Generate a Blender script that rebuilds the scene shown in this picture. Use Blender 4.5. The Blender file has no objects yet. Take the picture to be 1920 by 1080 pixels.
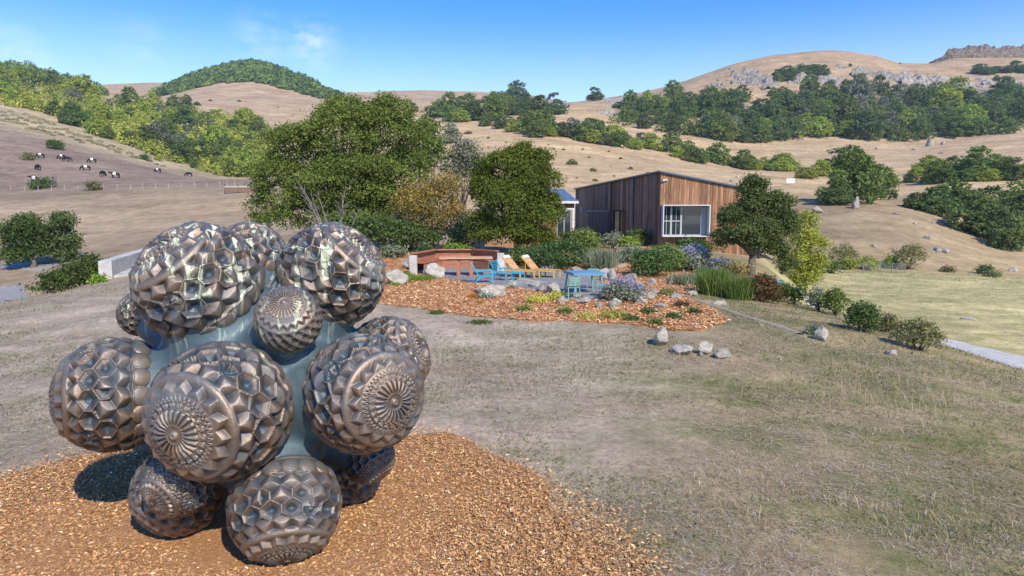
import bpy, math, random
import numpy as np
from mathutils import Vector, Matrix

R = math.radians
rng = np.random.default_rng(7)
random.seed(7)
scene = bpy.context.scene
col = scene.collection

# ------------------------------------------------------------------ camera, sky, sun, exposure
CAMZ = 3.0
PITCH = R(6.68)
cam_d = bpy.data.cameras.new('camera')
cam_d.lens = 24.0
cam_d.sensor_width = 36.0
cam_d.clip_start = 0.05
cam_d.clip_end = 20000
cam = bpy.data.objects.new('camera', cam_d)
cam.location = (0, 0, CAMZ)
cam.rotation_euler = (R(90) - PITCH, 0, 0)
col.objects.link(cam)
scene.camera = cam

SUN_AZ = R(29)      # to the right of straight behind the camera
SUN_EL = R(40)
sun_dir = Vector((math.sin(SUN_AZ) * math.cos(SUN_EL), -math.cos(SUN_AZ) * math.cos(SUN_EL), math.sin(SUN_EL)))
sun_d = bpy.data.lights.new('sun', 'SUN')
sun_d.energy = 3.6
sun_d.angle = R(0.8)
sun_d.color = (1.0, 0.90, 0.755)
sun = bpy.data.objects.new('sun', sun_d)
sun.rotation_euler = (-sun_dir).to_track_quat('-Z', 'Y').to_euler()
sun.location = (30, -30, 60)
col.objects.link(sun)

world = bpy.data.worlds.new('World')
scene.world = world
world.use_nodes = True
wn, wl = world.node_tree.nodes, world.node_tree.links
wn.clear()
w_out = wn.new('ShaderNodeOutputWorld')
w_bg = wn.new('ShaderNodeBackground')
w_sky = wn.new('ShaderNodeTexSky')
w_sky.sky_type = 'NISHITA'
w_sky.sun_disc = False
w_sky.sun_elevation = SUN_EL
w_sky.sun_rotation = math.pi - SUN_AZ
w_sky.altitude = 300
w_sky.air_density = 1.0
w_sky.dust_density = 0.1
w_sky.ozone_density = 3.6
w_hsv = wn.new('ShaderNodeHueSaturation')
w_hsv.inputs['Saturation'].default_value = 1.36
w_hsv.inputs['Hue'].default_value = 0.512
w_hsv.inputs['Value'].default_value = 0.95
w_bg.inputs['Strength'].default_value = 0.15
wl.new(w_sky.outputs[0], w_hsv.inputs['Color'])
# pale haze low in the sky, all round
w_tc = wn.new('ShaderNodeTexCoord')
w_sep = wn.new('ShaderNodeSeparateXYZ')
w_hz = wn.new('ShaderNodeMapRange')
w_hz.interpolation_type = 'SMOOTHSTEP'
w_hz.inputs[1].default_value = 0.04; w_hz.inputs[2].default_value = 0.27
w_hz.inputs[3].default_value = 0.7; w_hz.inputs[4].default_value = 0.0
w_hm = wn.new('ShaderNodeMixRGB')
w_hm.inputs[2].default_value = (5.2, 6.1, 7.2, 1)
wl.new(w_tc.outputs['Generated'], w_sep.inputs[0])
wl.new(w_sep.outputs['Z'], w_hz.inputs[0])
wl.new(w_hz.outputs[0], w_hm.inputs[0])
wl.new(w_hsv.outputs[0], w_hm.inputs[1])
# a few small thin clouds, each about its own direction in the sky
def _dir(px, py):
    v = (540.0 - py) / 1280.0
    d = Vector(((px - 960.0) / 1280.0, math.cos(PITCH) + v * math.sin(PITCH), -math.sin(PITCH) + v * math.cos(PITCH)))
    return d.normalized()
w_map = wn.new('ShaderNodeMapping')
w_map.inputs['Scale'].default_value = (16.0, 16.0, 34.0)
w_no = wn.new('ShaderNodeTexNoise')
w_no.inputs['Scale'].default_value = 1.0
w_no.inputs['Detail'].default_value = 7.0
w_no.inputs['Roughness'].default_value = 0.6
wl.new(w_tc.outputs['Generated'], w_map.inputs[0])
wl.new(w_map.outputs[0], w_no.inputs['Vector'])
w_prev = None
for _px, _py, _r, _a in ((582, 80, 3.0, .62), (488, 72, 3.0, .34), (262, 92, 3.2, .22), (25, 112, 3.0, .5), (-260, 70, 4, .6), (2300, 60, 4, .5), (1090, -260, 5, .4), (-500, -300, 6, .5), (700, 2400, 7, .5)):
    _n = wn.new('ShaderNodeVectorMath'); _n.operation = 'DISTANCE'
    _n.inputs[1].default_value = _dir(_px, _py)
    wl.new(w_tc.outputs['Generated'], _n.inputs[0])
    _m = wn.new('ShaderNodeMapRange'); _m.interpolation_type = 'SMOOTHSTEP'
    _m.inputs[1].default_value = 0.0; _m.inputs[2].default_value = R(_r); _m.inputs[3].default_value = _a; _m.inputs[4].default_value = 0.0
    wl.new(_n.outputs['Value'], _m.inputs[0])
    if w_prev is None: w_prev = _m.outputs[0]
    else:
        _x = wn.new('ShaderNodeMath'); _x.operation = 'MAXIMUM'
        wl.new(w_prev, _x.inputs[0]); wl.new(_m.outputs[0], _x.inputs[1]); w_prev = _x.outputs[0]
w_rmp = wn.new('ShaderNodeMapRange')
w_rmp.inputs[1].default_value = 0.42; w_rmp.inputs[2].default_value = 0.72
wl.new(w_no.outputs[0], w_rmp.inputs[0])
w_mul = wn.new('ShaderNodeMath'); w_mul.operation = 'MULTIPLY'
wl.new(w_rmp.outputs[0], w_mul.inputs[0]); wl.new(w_prev, w_mul.inputs[1])
w_mix = wn.new('ShaderNodeMixRGB')
w_mix.inputs[2].default_value = (5.6, 5.9, 6.4, 1)
wl.new(w_mul.outputs[0], w_mix.inputs[0])
wl.new(w_hm.outputs[0], w_mix.inputs[1])
wl.new(w_mix.outputs[0], w_bg.inputs['Color'])
wl.new(w_bg.outputs[0], w_out.inputs['Surface'])

scene.view_settings.view_transform = 'Standard'
scene.view_settings.look = 'None'
scene.view_settings.gamma = 1.0
scene.view_settings.use_curve_mapping = False
scene.view_settings.exposure = 0.64
scene.render.engine = 'CYCLES'
scene.cycles.use_denoising = True
scene.cycles.max_bounces = 5
scene.cycles.diffuse_bounces = 2
scene.cycles.glossy_bounces = 3
scene.cycles.transmission_bounces = 4
scene.cycles.transparent_max_bounces = 6
scene.cycles.volume_bounces = 0
scene.cycles.caustics_reflective = False
scene.cycles.caustics_refractive = False
scene.cycles.sample_clamp_indirect = 6.0

# ------------------------------------------------------------------ pixel <-> place
F = 1280.0
CP, SP = math.cos(PITCH), math.sin(PITCH)
RIGHT = Vector((1, 0, 0)); UP = Vector((0, SP, CP)); FWD = Vector((0, CP, -SP))

def ray(px, py):
    v = (540.0 - py) / F
    return np.array([(px - 960.0) / F, CP + v * SP, -SP + v * CP])

def at(px, py, Y):
    d = ray(px, py)
    t = Y / d[1]
    return Vector((d[0] * t, Y, CAMZ + d[2] * t))

def at_t(px, py, t):
    d = ray(px, py) * t
    return Vector((d[0], d[1], CAMZ + d[2]))

def hash2(ix, iy, seed):
    n = (ix.astype(np.int64) * 374761393 + iy.astype(np.int64) * 668265263 + seed * 974711) & 0x7fffffff
    n = ((n ^ (n >> 13)) * 1274126177) & 0x7fffffff
    n = n ^ (n >> 16)
    return (n & 0xffff) / 65535.0

def vnoise(x, y, seed=0):
    x = np.asarray(x, float); y = np.asarray(y, float)
    ix = np.floor(x); iy = np.floor(y)
    fx = x - ix; fy = y - iy
    fx = fx * fx * (3 - 2 * fx); fy = fy * fy * (3 - 2 * fy)
    a = hash2(ix, iy, seed); b = hash2(ix + 1, iy, seed)
    c = hash2(ix, iy + 1, seed); d = hash2(ix + 1, iy + 1, seed)
    return (a * (1 - fx) + b * fx) * (1 - fy) + (c * (1 - fx) + d * fx) * fy - 0.5

def fbm(x, y, seed=0, oct=4):
    s = 0; a = 1.0
    for k in range(oct):
        s = s + a * vnoise(x * 2 ** k, y * 2 ** k, seed + k * 17)
        a *= 0.5
    return s

# ------------------------------------------------------------------ terrain heights
def pchip(xk, yk, x):
    xk = np.asarray(xk, float); yk = np.asarray(yk, float)
    h = np.diff(xk); dl = (yk[1:] - yk[:-1]) / (h[:, None] if yk.ndim > 1 else h)
    m = np.zeros_like(yk)
    hh = h[:, None] if yk.ndim > 1 else h
    prod = dl[1:] * dl[:-1]
    w1 = 2 * hh[1:] + hh[:-1]; w2 = hh[1:] + 2 * hh[:-1]
    with np.errstate(divide='ignore', invalid='ignore'):
        mm = (w1 + w2) / (w1 / dl[:-1] + w2 / dl[1:])
    m[1:-1] = np.where(prod > 0, mm, 0)
    m[0] = dl[0]; m[-1] = dl[-1]
    x = np.clip(x, xk[0], xk[-1])
    i = np.clip(np.searchsorted(xk, x) - 1, 0, len(h) - 1)
    t = (x - xk[i]) / h[i]; hi = h[i]
    if yk.ndim > 1:
        t = t[:, None]; hi = hi[:, None]
    return ((1 + 2 * t) * (1 - t) ** 2) * yk[i] + t * (1 - t) ** 2 * hi * m[i] + t * t * (3 - 2 * t) * yk[i + 1] + t * t * (t - 1) * hi * m[i + 1]

PXS = [-600, -200, 0, 200, 400, 600, 800, 1000, 1200, 1400, 1600, 1800, 1920, 2200, 2600]
def zrow(*z):
    return [((p - 960) * CP / F, v) for p, v in zip(PXS, z)]
def prow(Y, *pp):
    out = []
    for px, py in pp:
        d = ray(px, py)
        out.append((d[0] / d[1], CAMZ + Y * d[2] / d[1]))
    return out

ROWS = [
    (3, zrow(0, 0, 0, 0, 0, 0, 0, 0, 0, 0, 0, 0, 0, 0, 0)),
    (10, zrow(-.3, -.2, -.1, 0, 0, 0, 0, 0, 0, -.05, -.15, -.3, -.4, -.7, -1)),
    (18, zrow(-1, -.6, -.35, -.1, 0, 0, 0, 0, 0, -.08, -.35, -.85, -1.3, -2.5, -3.5)),
    (22, zrow(-1.4, -.9, -.5, -.2, -.05, 0, 0, 0, -.02, -.15, -.62, -1.6, -2.4, -3.8, -4.2)),
    (26, zrow(-1.8, -1.3, -.7, -.3, -.05, 0, 0, 0, 0, -.25, -1.3, -3.3, -4.1, -4.5, -4.6)),
    (31, zrow(-2.8, -2, -1.3, -.5, -.1, .0, .02, .02, .1, -.3, -2.9, -4.5, -4.6, -4.7, -4.7)),
    (36, zrow(-4, -3.2, -2.6, -.7, -.1, .2, .3, .3, .4, .1, -3.9, -4.7, -4.7, -4.7, -4.7)),
    (45, zrow(-5.5, -5, -4.4, -2.2, -.6, .4, .55, .6, .6, .0, -4.4, -4.7, -4.7, -4.6, -4.6)),
    (60, zrow(-6, -5.6, -5, -3.8, -2, 0, .5, .6, .6, -1.5, -4.5, -4.6, -4.6, -4.5, -4.5)),
    (78, prow(78, (-600, 500), (-200, 500), (0, 503), (200, 478), (400, 452), (600, 430), (800, 420), (1000, 420), (1200, 430), (1400, 505), (1500, 508), (1600, 508), (1700, 511), (1800, 514), (1920, 518), (2200, 520), (2600, 520))),
    (92, prow(92, (-600, 450), (-200, 455), (0, 462), (200, 447), (400, 428), (600, 412), (800, 400), (1000, 400), (1200, 410), (1400, 470), (1500, 458), (1600, 450), (1700, 455), (1800, 470), (1920, 485), (2200, 490), (2600, 490))),
    (112, prow(112, (-600, 400), (-200, 410), (0, 422), (200, 415), (400, 402), (600, 390), (800, 380), (1000, 380), (1200, 385), (1400, 415), (1500, 402), (1600, 396), (1700, 402), (1800, 425), (1920, 445), (2200, 450), (2600, 450))),
    (132, prow(132, (-600, 370), (-200, 378), (0, 385), (200, 385), (400, 376), (600, 370), (800, 362), (1000, 362), (1200, 365), (1400, 378), (1500, 377), (1600, 378), (1700, 380), (1800, 392), (1920, 405), (2200, 410), (2600, 410))),
    (152, prow(152, (-600, 350), (-200, 360), (0, 365), (200, 362), (400, 358), (600, 352), (800, 345), (1000, 345), (1200, 348), (1400, 358), (1500, 365), (1600, 374), (1700, 372), (1800, 372), (1920, 372), (2200, 370), (2600, 370))),
    (190, prow(190, (-600, 270), (-200, 285), (0, 302), (200, 315), (400, 338), (600, 332), (800, 318), (1000, 316), (1200, 325), (1400, 338), (1500, 345), (1600, 350), (1700, 346), (1800, 335), (1920, 325), (2200, 315), (2600, 310))),
    (240, prow(240, (-600, 200), (-200, 215), (0, 240), (100, 258), (200, 282), (330, 320), (440, 335), (600, 322), (800, 300), (1000, 288), (1200, 305), (1400, 322), (1500, 325), (1600, 325), (1800, 312), (1920, 300), (2200, 290), (2600, 280))),
    (300, prow(300, (-600, 160), (-200, 180), (0, 208), (200, 252), (400, 296), (600, 290), (800, 268), (1000, 256), (1150, 272), (1300, 297), (1450, 318), (1600, 305), (1800, 290), (1920, 278), (2200, 265), (2600, 250))),
    (380, prow(380, (-600, 130), (-200, 150), (0, 175), (200, 220), (400, 246), (600, 245), (800, 232), (1000, 230), (1200, 250), (1300, 262), (1400, 275), (1600, 272), (1700, 275), (1800, 265), (1920, 252), (2200, 240), (2600, 230))),
    (480, prow(480, (-600, 110), (-200, 120), (0, 143), (200, 190), (400, 212), (600, 220), (800, 214), (1000, 212), (1100, 210), (1200, 212), (1300, 205), (1400, 200), (1600, 195), (1800, 190), (1920, 182), (2200, 170), (2600, 160))),
    (600, prow(600, (-600, 90), (-200, 100), (0, 126), (100, 146), (200, 178), (250, 186), (400, 186), (600, 198), (800, 196), (960, 197), (1100, 192), (1200, 182), (1300, 160), (1400, 140), (1500, 128), (1600, 130), (1700, 142), (1800, 142), (1920, 134), (2200, 120), (2600, 120))),
    (700, prow(700, (-600, 95), (-200, 105), (0, 130), (100, 150), (200, 180), (250, 188), (400, 175), (600, 188), (800, 191), (960, 194), (1100, 187), (1240, 166), (1330, 138), (1400, 118), (1480, 104), (1560, 97), (1640, 105), (1690, 119), (1750, 121), (1790, 110), (1860, 108), (1920, 108), (2200, 100), (2600, 100))),
    (900, prow(900, (-600, 150), (-200, 150), (0, 165), (100, 175), (200, 176), (280, 168), (380, 144), (470, 127), (560, 146), (650, 176), (720, 181), (800, 185), (900, 190), (960, 196), (1100, 205), (1240, 200), (1400, 180), (1560, 160), (1750, 170), (1920, 160), (2200, 150), (2600, 150))),
    (1150, prow(1150, (-600, 170), (0, 172), (200, 167), (280, 165), (380, 175), (470, 178), (650, 182), (760, 177), (850, 178), (940, 181), (1000, 186), (1100, 215), (1560, 220), (1920, 220), (2600, 220))),
    (1500, prow(1500, (-600, 220), (600, 225), (1100, 235), (2600, 235))),
    (6000, prow(6000, (-600, 350), (600, 350), (1100, 350), (2600, 350))),
]
UG = np.linspace(-1.4, 1.4, 900)
YG = np.geomspace(3, 6000, 700)
_rows = []
for Yk, pts in ROWS:
    pts = sorted(pts)
    _rows.append(pchip([p[0] for p in pts], [p[1] for p in pts], UG))
TAB = pchip(np.log([r[0] for r in ROWS]), np.array(_rows), np.log(YG))

def h(X, Y):
    X = np.asarray(X, float); Y = np.asarray(Y, float)
    X, Y = np.broadcast_arrays(X, Y)
    Yc = np.clip(Y, 3, 5999)
    u = np.clip(X / Yc, -1.399, 1.399)
    a = (u + 1.4) / 2.8 * (len(UG) - 1)
    b = np.log(Yc / 3) / math.log(2000) * (len(YG) - 1)
    i = np.clip(a.astype(int), 0, len(UG) - 2); j = np.clip(b.astype(int), 0, len(YG) - 2)
    fa = a - i; fb = b - j
    z = (TAB[j, i] * (1 - fa) + TAB[j, i + 1] * fa) * (1 - fb) + (TAB[j + 1, i] * (1 - fa) + TAB[j + 1, i + 1] * fa) * fb
    amp = np.clip((Yc - 12) / 300, 0, 1)
    z = z + amp * 3.2 * fbm(X / 55, Y / 55, 3, 3) + np.clip((Yc - 8) / 20, 0, 1) * 0.08 * vnoise(X / 2.7, Y / 2.7, 5) + np.clip((Yc - 60) / 100, 0, 1) * .5 * vnoise(X / 9, Y / 9, 8)
    return z

def gz(x, y):
    return float(h(x, y))

_TS = np.geomspace(2.0, 3000, 5000)
def hit(px, py, ymin=2.0):
    """where the line of sight through a pixel meets the ground"""
    d = ray(px, py)
    t = _TS / d[1]
    Xs, Ys, Zs = d[0] * t, d[1] * t, CAMZ + d[2] * t
    g = h(Xs, Ys)
    k = np.nonzero((Zs < g) & (Ys > ymin))[0]
    if len(k) == 0:
        return None
    k = k[0]
    return Vector((Xs[k], Ys[k], g[k]))

# ------------------------------------------------------------------ mesh + material helpers
def make_mesh(name, V, faces, mats=(), smooth=False, midx=None, attrs=None):
    """faces: array (n,3) or (n,4), or a list of index lists"""
    me = bpy.data.meshes.new(name)
    V = np.asarray(V, np.float32)
    if isinstance(faces, np.ndarray):
        n, k = faces.shape
        me.vertices.add(len(V)); me.vertices.foreach_set('co', V.ravel())
        me.loops.add(n * k); me.loops.foreach_set('vertex_index', faces.astype(np.int32).ravel())
        me.polygons.add(n)
        me.polygons.foreach_set('loop_start', np.arange(0, n * k, k, dtype=np.int32))
        nf = n
    else:
        me.from_pydata([tuple(map(float, v)) for v in V], [], faces)
        nf = len(faces)
    for m in mats:
        me.materials.append(m)
    me.polygons.foreach_set('use_smooth', np.full(nf, smooth, dtype=bool))
    if midx is not None:
        me.polygons.foreach_set('material_index', np.asarray(midx, np.int32))
    for an, (typ, dat) in (attrs or {}).items():
        at_ = me.attributes.new(an, typ, 'POINT')
        if typ == 'FLOAT':
            at_.data.foreach_set('value', np.asarray(dat, np.float32).ravel())
        else:
            at_.data.foreach_set('color', np.asarray(dat, np.float32).ravel())
    me.update(calc_edges=True)
    me.validate()
    return me

def put(name, data, parent=None, loc=(0, 0, 0), rot=(0, 0, 0), scale=(1, 1, 1), label=None, cat=None, group=None, kind=None):
    o = bpy.data.objects.new(name, data)
    col.objects.link(o)
    o.location = loc; o.rotation_euler = rot; o.scale = scale
    if parent is not None: o.parent = parent
    if label: o['label'] = label
    if cat: o['category'] = cat
    if group: o['group'] = group
    if kind: o['kind'] = kind
    return o

class MB:
    """collects boxes, bars, tubes and prisms into one mesh"""
    def __init__(s): s.v = []; s.f = []
    def add(s, V, Fc):
        b = len(s.v); s.v += [tuple(p) for p in V]; s.f += [[b + i for i in q] for q in Fc]; return s
    def box(s, x0, x1, y0, y1, z0, z1):
        return s.add([(x0, y0, z0), (x1, y0, z0), (x1, y1, z0), (x0, y1, z0), (x0, y0, z1), (x1, y0, z1), (x1, y1, z1), (x0, y1, z1)],
                     [(0, 3, 2, 1), (4, 5, 6, 7), (0, 1, 5, 4), (1, 2, 6, 5), (2, 3, 7, 6), (3, 0, 4, 7)])
    def hexa(s, P):
        return s.add(P, [(0, 3, 2, 1), (4, 5, 6, 7), (0, 1, 5, 4), (1, 2, 6, 5), (2, 3, 7, 6), (3, 0, 4, 7)])
    def bar(s, a, b, w, t=None, up=(0, 0, 1)):
        a = Vector(a); b = Vector(b); t = t or w
        d = (b - a).normalized(); u = Vector(up)
        if abs(d.dot(u)) > .95: u = Vector((0, 1, 0))
        r = d.cross(u).normalized() * w / 2; q = r.cross(d).normalized() * t / 2
        return s.hexa([a - r - q, a + r - q, b + r - q, b - r - q, a - r + q, a + r + q, b + r + q, b - r + q])
    def tube(s, pts, rad, n=8, cap=True):
        pts = [Vector(p) for p in pts]
        if not hasattr(rad, '__len__'): rad = [rad] * len(pts)
        V = []; Fc = []
        ref = None
        for i, p in enumerate(pts):
            d = (pts[min(i + 1, len(pts) - 1)] - pts[max(i - 1, 0)]).normalized()
            if ref is None:
                ref = Vector((1, 0, 0)) if abs(d.x) < .8 else Vector((0, 1, 0))
            a = d.cross(ref).normalized(); c = a.cross(d)
            ref = c
            for k in range(n):
                g = 2 * math.pi * k / n
                V.append(p + (a * math.cos(g) + c * math.sin(g)) * rad[i])
        for i in range(len(pts) - 1):
            for k in range(n):
                k2 = (k + 1) % n
                Fc.append((i * n + k, i * n + k2, (i + 1) * n + k2, (i + 1) * n + k))
        if cap:
            Fc.append(tuple(range(n))[::-1]); Fc.append(tuple((len(pts) - 1) * n + k for k in range(n)))
        return s.add(V, Fc)
    def mesh(s, name, mat, smooth=False):
        return make_mesh(name, s.v, s.f, [mat], smooth)
    def build(s, name, mat, parent=None, smooth=False, **kw):
        return put(name, s.mesh(name, mat, smooth), parent, **kw)

MATS = {}
def new_mat(name):
    m = bpy.data.materials.new(name); m.use_nodes = True
    MATS[name] = m
    return m, m.node_tree.nodes, m.node_tree.links, m.node_tree.nodes['Principled BSDF']

def c4(c): return (c[0], c[1], c[2], 1.0)

def mat_var(name, c1, c2, scale=4.0, rough=0.7, metal=0.0, bump=0.0, bscale=None, stretch=(1, 1, 1), detail=5, objrand=0.0, spec=0.3, c3=None, coords='Object', bdist=.02):
    """two or three natural colours mottled by noise, with fine relief"""
    m, n, l, p = new_mat(name)
    tc = n.new('ShaderNodeTexCoord'); mp = n.new('ShaderNodeMapping')
    mp.inputs['Scale'].default_value = stretch
    l.new(tc.outputs[coords], mp.inputs[0])
    no = n.new('ShaderNodeTexNoise'); no.inputs['Scale'].default_value = scale; no.inputs['Detail'].default_value = detail; no.inputs['Roughness'].default_value = .65
    l.new(mp.outputs[0], no.inputs['Vector'])
    rp = n.new('ShaderNodeValToRGB')
    rp.color_ramp.elements[0].position = .32; rp.color_ramp.elements[0].color = c4(c1)
    rp.color_ramp.elements[1].position = .68; rp.color_ramp.elements[1].color = c4(c2)
    if c3:
        e = rp.color_ramp.elements.new(.5); e.color = c4(c3)
    l.new(no.outputs[0], rp.inputs[0])
    out = rp.outputs[0]
    if objrand:
        oi = n.new('ShaderNodeObjectInfo')
        mr = n.new('ShaderNodeMapRange'); mr.inputs[3].default_value = 1 - objrand; mr.inputs[4].default_value = 1 + objrand
        l.new(oi.outputs['Random'], mr.inputs[0])
        hs = n.new('ShaderNodeHueSaturation'); l.new(mr.outputs[0], hs.inputs['Value']); l.new(out, hs.inputs['Color'])
        out = hs.outputs[0]
    l.new(out, p.inputs['Base Color'])
    p.inputs['Roughness'].default_value = rough; p.inputs['Metallic'].default_value = metal
    p.inputs['Specular IOR Level'].default_value = spec
    if bump:
        bn = n.new('ShaderNodeTexNoise'); bn.inputs['Scale'].default_value = bscale or scale * 4; bn.inputs['Detail'].default_value = 6
        l.new(mp.outputs[0], bn.inputs['Vector'])
        b = n.new('ShaderNodeBump'); b.inputs['Strength'].default_value = bump; b.inputs['Distance'].default_value = bdist
        l.new(bn.outputs[0], b.inputs['Height']); l.new(b.outputs[0], p.inputs['Normal'])
    return m

def mat_leaf(name, dark, light, trans=0.4, hue=0.015, val=.18, rough=.55, mid=None):
    """leaf colour from a per-leaf tone, with a small shift from plant to plant"""
    g = 1.42
    dark = [min(.9, x * g) for x in dark]; light = [min(.9, x * g) for x in light]; mid = [min(.9, x * g) for x in mid] if mid else None
    m, n, l, p = new_mat(name)
    a = n.new('ShaderNodeAttribute'); a.attribute_name = 'tone'
    rp = n.new('ShaderNodeValToRGB')
    rp.color_ramp.elements[0].position = 0.1; rp.color_ramp.elements[0].color = c4(dark)
    rp.color_ramp.elements[1].position = 0.9; rp.color_ramp.elements[1].color = c4(light)
    if mid:
        e = rp.color_ramp.elements.new(.5); e.color = c4(mid)
    l.new(a.outputs['Fac'], rp.inputs[0])
    oi = n.new('ShaderNodeObjectInfo')
    mr = n.new('ShaderNodeMapRange'); mr.inputs[3].default_value = 1 - val; mr.inputs[4].default_value = 1 + val
    mh = n.new('ShaderNodeMapRange'); mh.inputs[3].default_value = .5 - hue; mh.inputs[4].default_value = .5 + hue
    l.new(oi.outputs['Random'], mr.inputs[0])
    mm = n.new('ShaderNodeMath'); mm.operation = 'MULTIPLY'; mm.inputs[1].default_value = 7.13
    fr = n.new('ShaderNodeMath'); fr.operation = 'FRACT'
    l.new(oi.outputs['Random'], mm.inputs[0]); l.new(mm.outputs[0], fr.inputs[0]); l.new(fr.outputs[0], mh.inputs[0])
    hs = n.new('ShaderNodeHueSaturation')
    l.new(mr.outputs[0], hs.inputs['Value']); l.new(mh.outputs[0], hs.inputs['Hue']); l.new(rp.outputs[0], hs.inputs['Color'])
    l.new(hs.outputs[0], p.inputs['Base Color'])
    p.inputs['Roughness'].default_value = rough; p.inputs['Specular IOR Level'].default_value = .25
    tr = n.new('ShaderNodeBsdfTranslucent'); l.new(hs.outputs[0], tr.inputs['Color'])
    mx = n.new('ShaderNodeMixShader'); mx.inputs[0].default_value = trans
    l.new(p.outputs[0], mx.inputs[1]); l.new(tr.outputs[0], mx.inputs[2])
    l.new(mx.outputs[0], n['Material Output'].inputs['Surface'])
    return m

def mat_flat(name, c, rough=.5, metal=0.0, spec=.4):
    return mat_var(name, [x * .9 for x in c], [min(1, x * 1.08) for x in c], 9, rough, metal, spec=spec)

def mat_attr(name, attr='Col', rough=.85, bump=0, bscale=20, noise=None, bdist=.02, trans=0.0):
    m, n, l, p = new_mat(name)
    a = n.new('ShaderNodeAttribute'); a.attribute_name = attr
    l.new(a.outputs['Color'], p.inputs['Base Color'])
    p.inputs['Roughness'].default_value = rough; p.inputs['Specular IOR Level'].default_value = .2
    return m
# ------------------------------------------------------------------ the ground
NEAR = (.47, .38, .285, .35); SLOPE = (.345, .27, .155, 1.0)
FIELD = (.33, .25, .165, .12); BROWN = (.25, .185, .14, .08); MEADOW = (.50, .43, .21, .6)
KNOLL = (.33, .25, .15, .15); GOLD = (.46, .34, .18, .1); STRAW = (.46, .335, .19, .05); PINK = (.41, .30, .19, .03)
RIDGE = (.37, .26, .16, .03); SCRUB = (.42, .34, .21, .3)
CROWS = [
    (3, [(0, NEAR), (900, NEAR), (1400, SLOPE), (1920, SLOPE)]),
    (16, [(0, NEAR), (1100, NEAR), (1450, SLOPE), (1920, SLOPE)]),
    (26, [(-200, FIELD), (100, NEAR), (900, NEAR), (1350, SLOPE), (1650, SLOPE), (1750, MEADOW), (1920, MEADOW)]),
    (38, [(0, FIELD), (400, FIELD), (900, NEAR), (1400, SLOPE), (1480, MEADOW), (1920, MEADOW)]),
    (76, [(0, FIELD), (900, FIELD), (1350, SLOPE), (1450, MEADOW), (1920, MEADOW)]),
    (82, [(0, FIELD), (900, FIELD), (1400, KNOLL), (1700, KNOLL), (1850, GOLD), (2000, GOLD)]),
    (112, [(0, FIELD), (900, STRAW), (1400, KNOLL), (1720, KNOLL), (1900, KNOLL)]),
    (145, [(0, FIELD), (420, FIELD), (900, STRAW), (1300, STRAW), (1500, KNOLL), (1900, KNOLL)]),
    (165, [(0, BROWN), (420, BROWN), (800, STRAW), (1500, STRAW), (1900, STRAW)]),
    (225, [(0, BROWN), (300, BROWN), (440, FIELD), (700, STRAW), (1900, STRAW)]),
    (255, [(0, SCRUB), (300, SCRUB), (440, SCRUB), (700, STRAW), (1900, STRAW)]),
    (480, [(0, SCRUB), (250, SCRUB), (330, PINK), (700, STRAW), (1200, STRAW), (1900, PINK)]),
    (700, [(0, SCRUB), (180, SCRUB), (260, PINK), (900, PINK), (1300, RIDGE), (1900, RIDGE)]),
    (1000, [(0, PINK), (1900, PINK)]),
    (6000, [(0, PINK), (1900, PINK)]),
]
UC = np.linspace(-1.0, 1.0, 300)
_cr = []
for Yk, pts in CROWS:
    us = [(p - 960) * CP / F for p, _ in pts]
    _cr.append(np.stack([np.interp(UC, us, [c[k] for _, c in pts]) for k in range(4)], -1))
_cr = np.array(_cr)
_clog = np.log([r[0] for r in CROWS])
def ground_col(X, Y):
    Yc = np.clip(Y, 3.001, 5999); u = np.clip(X / Yc, -.999, .999)
    u = u + .03 * fbm(X / 18, Y / 18, 41, 3)
    lb = np.clip(np.log(Yc) + .07 * fbm(X / 22, Y / 22, 47, 3), _clog[0], _clog[-1] - 1e-6)
    a = np.clip((u + 1) / 2 * 299, 0, 298.99); i = a.astype(int); fa = (a - i)[:, None]
    j = np.clip(np.searchsorted(_clog, lb, 'right') - 1, 0, len(_clog) - 2)
    fb = ((lb - _clog[j]) / (_clog[j + 1] - _clog[j]))[:, None]
    return (_cr[j, i] * (1 - fa) + _cr[j, i + 1] * fa) * (1 - fb) + (_cr[j + 1, i] * (1 - fa) + _cr[j + 1, i + 1] * fa) * fb

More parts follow.
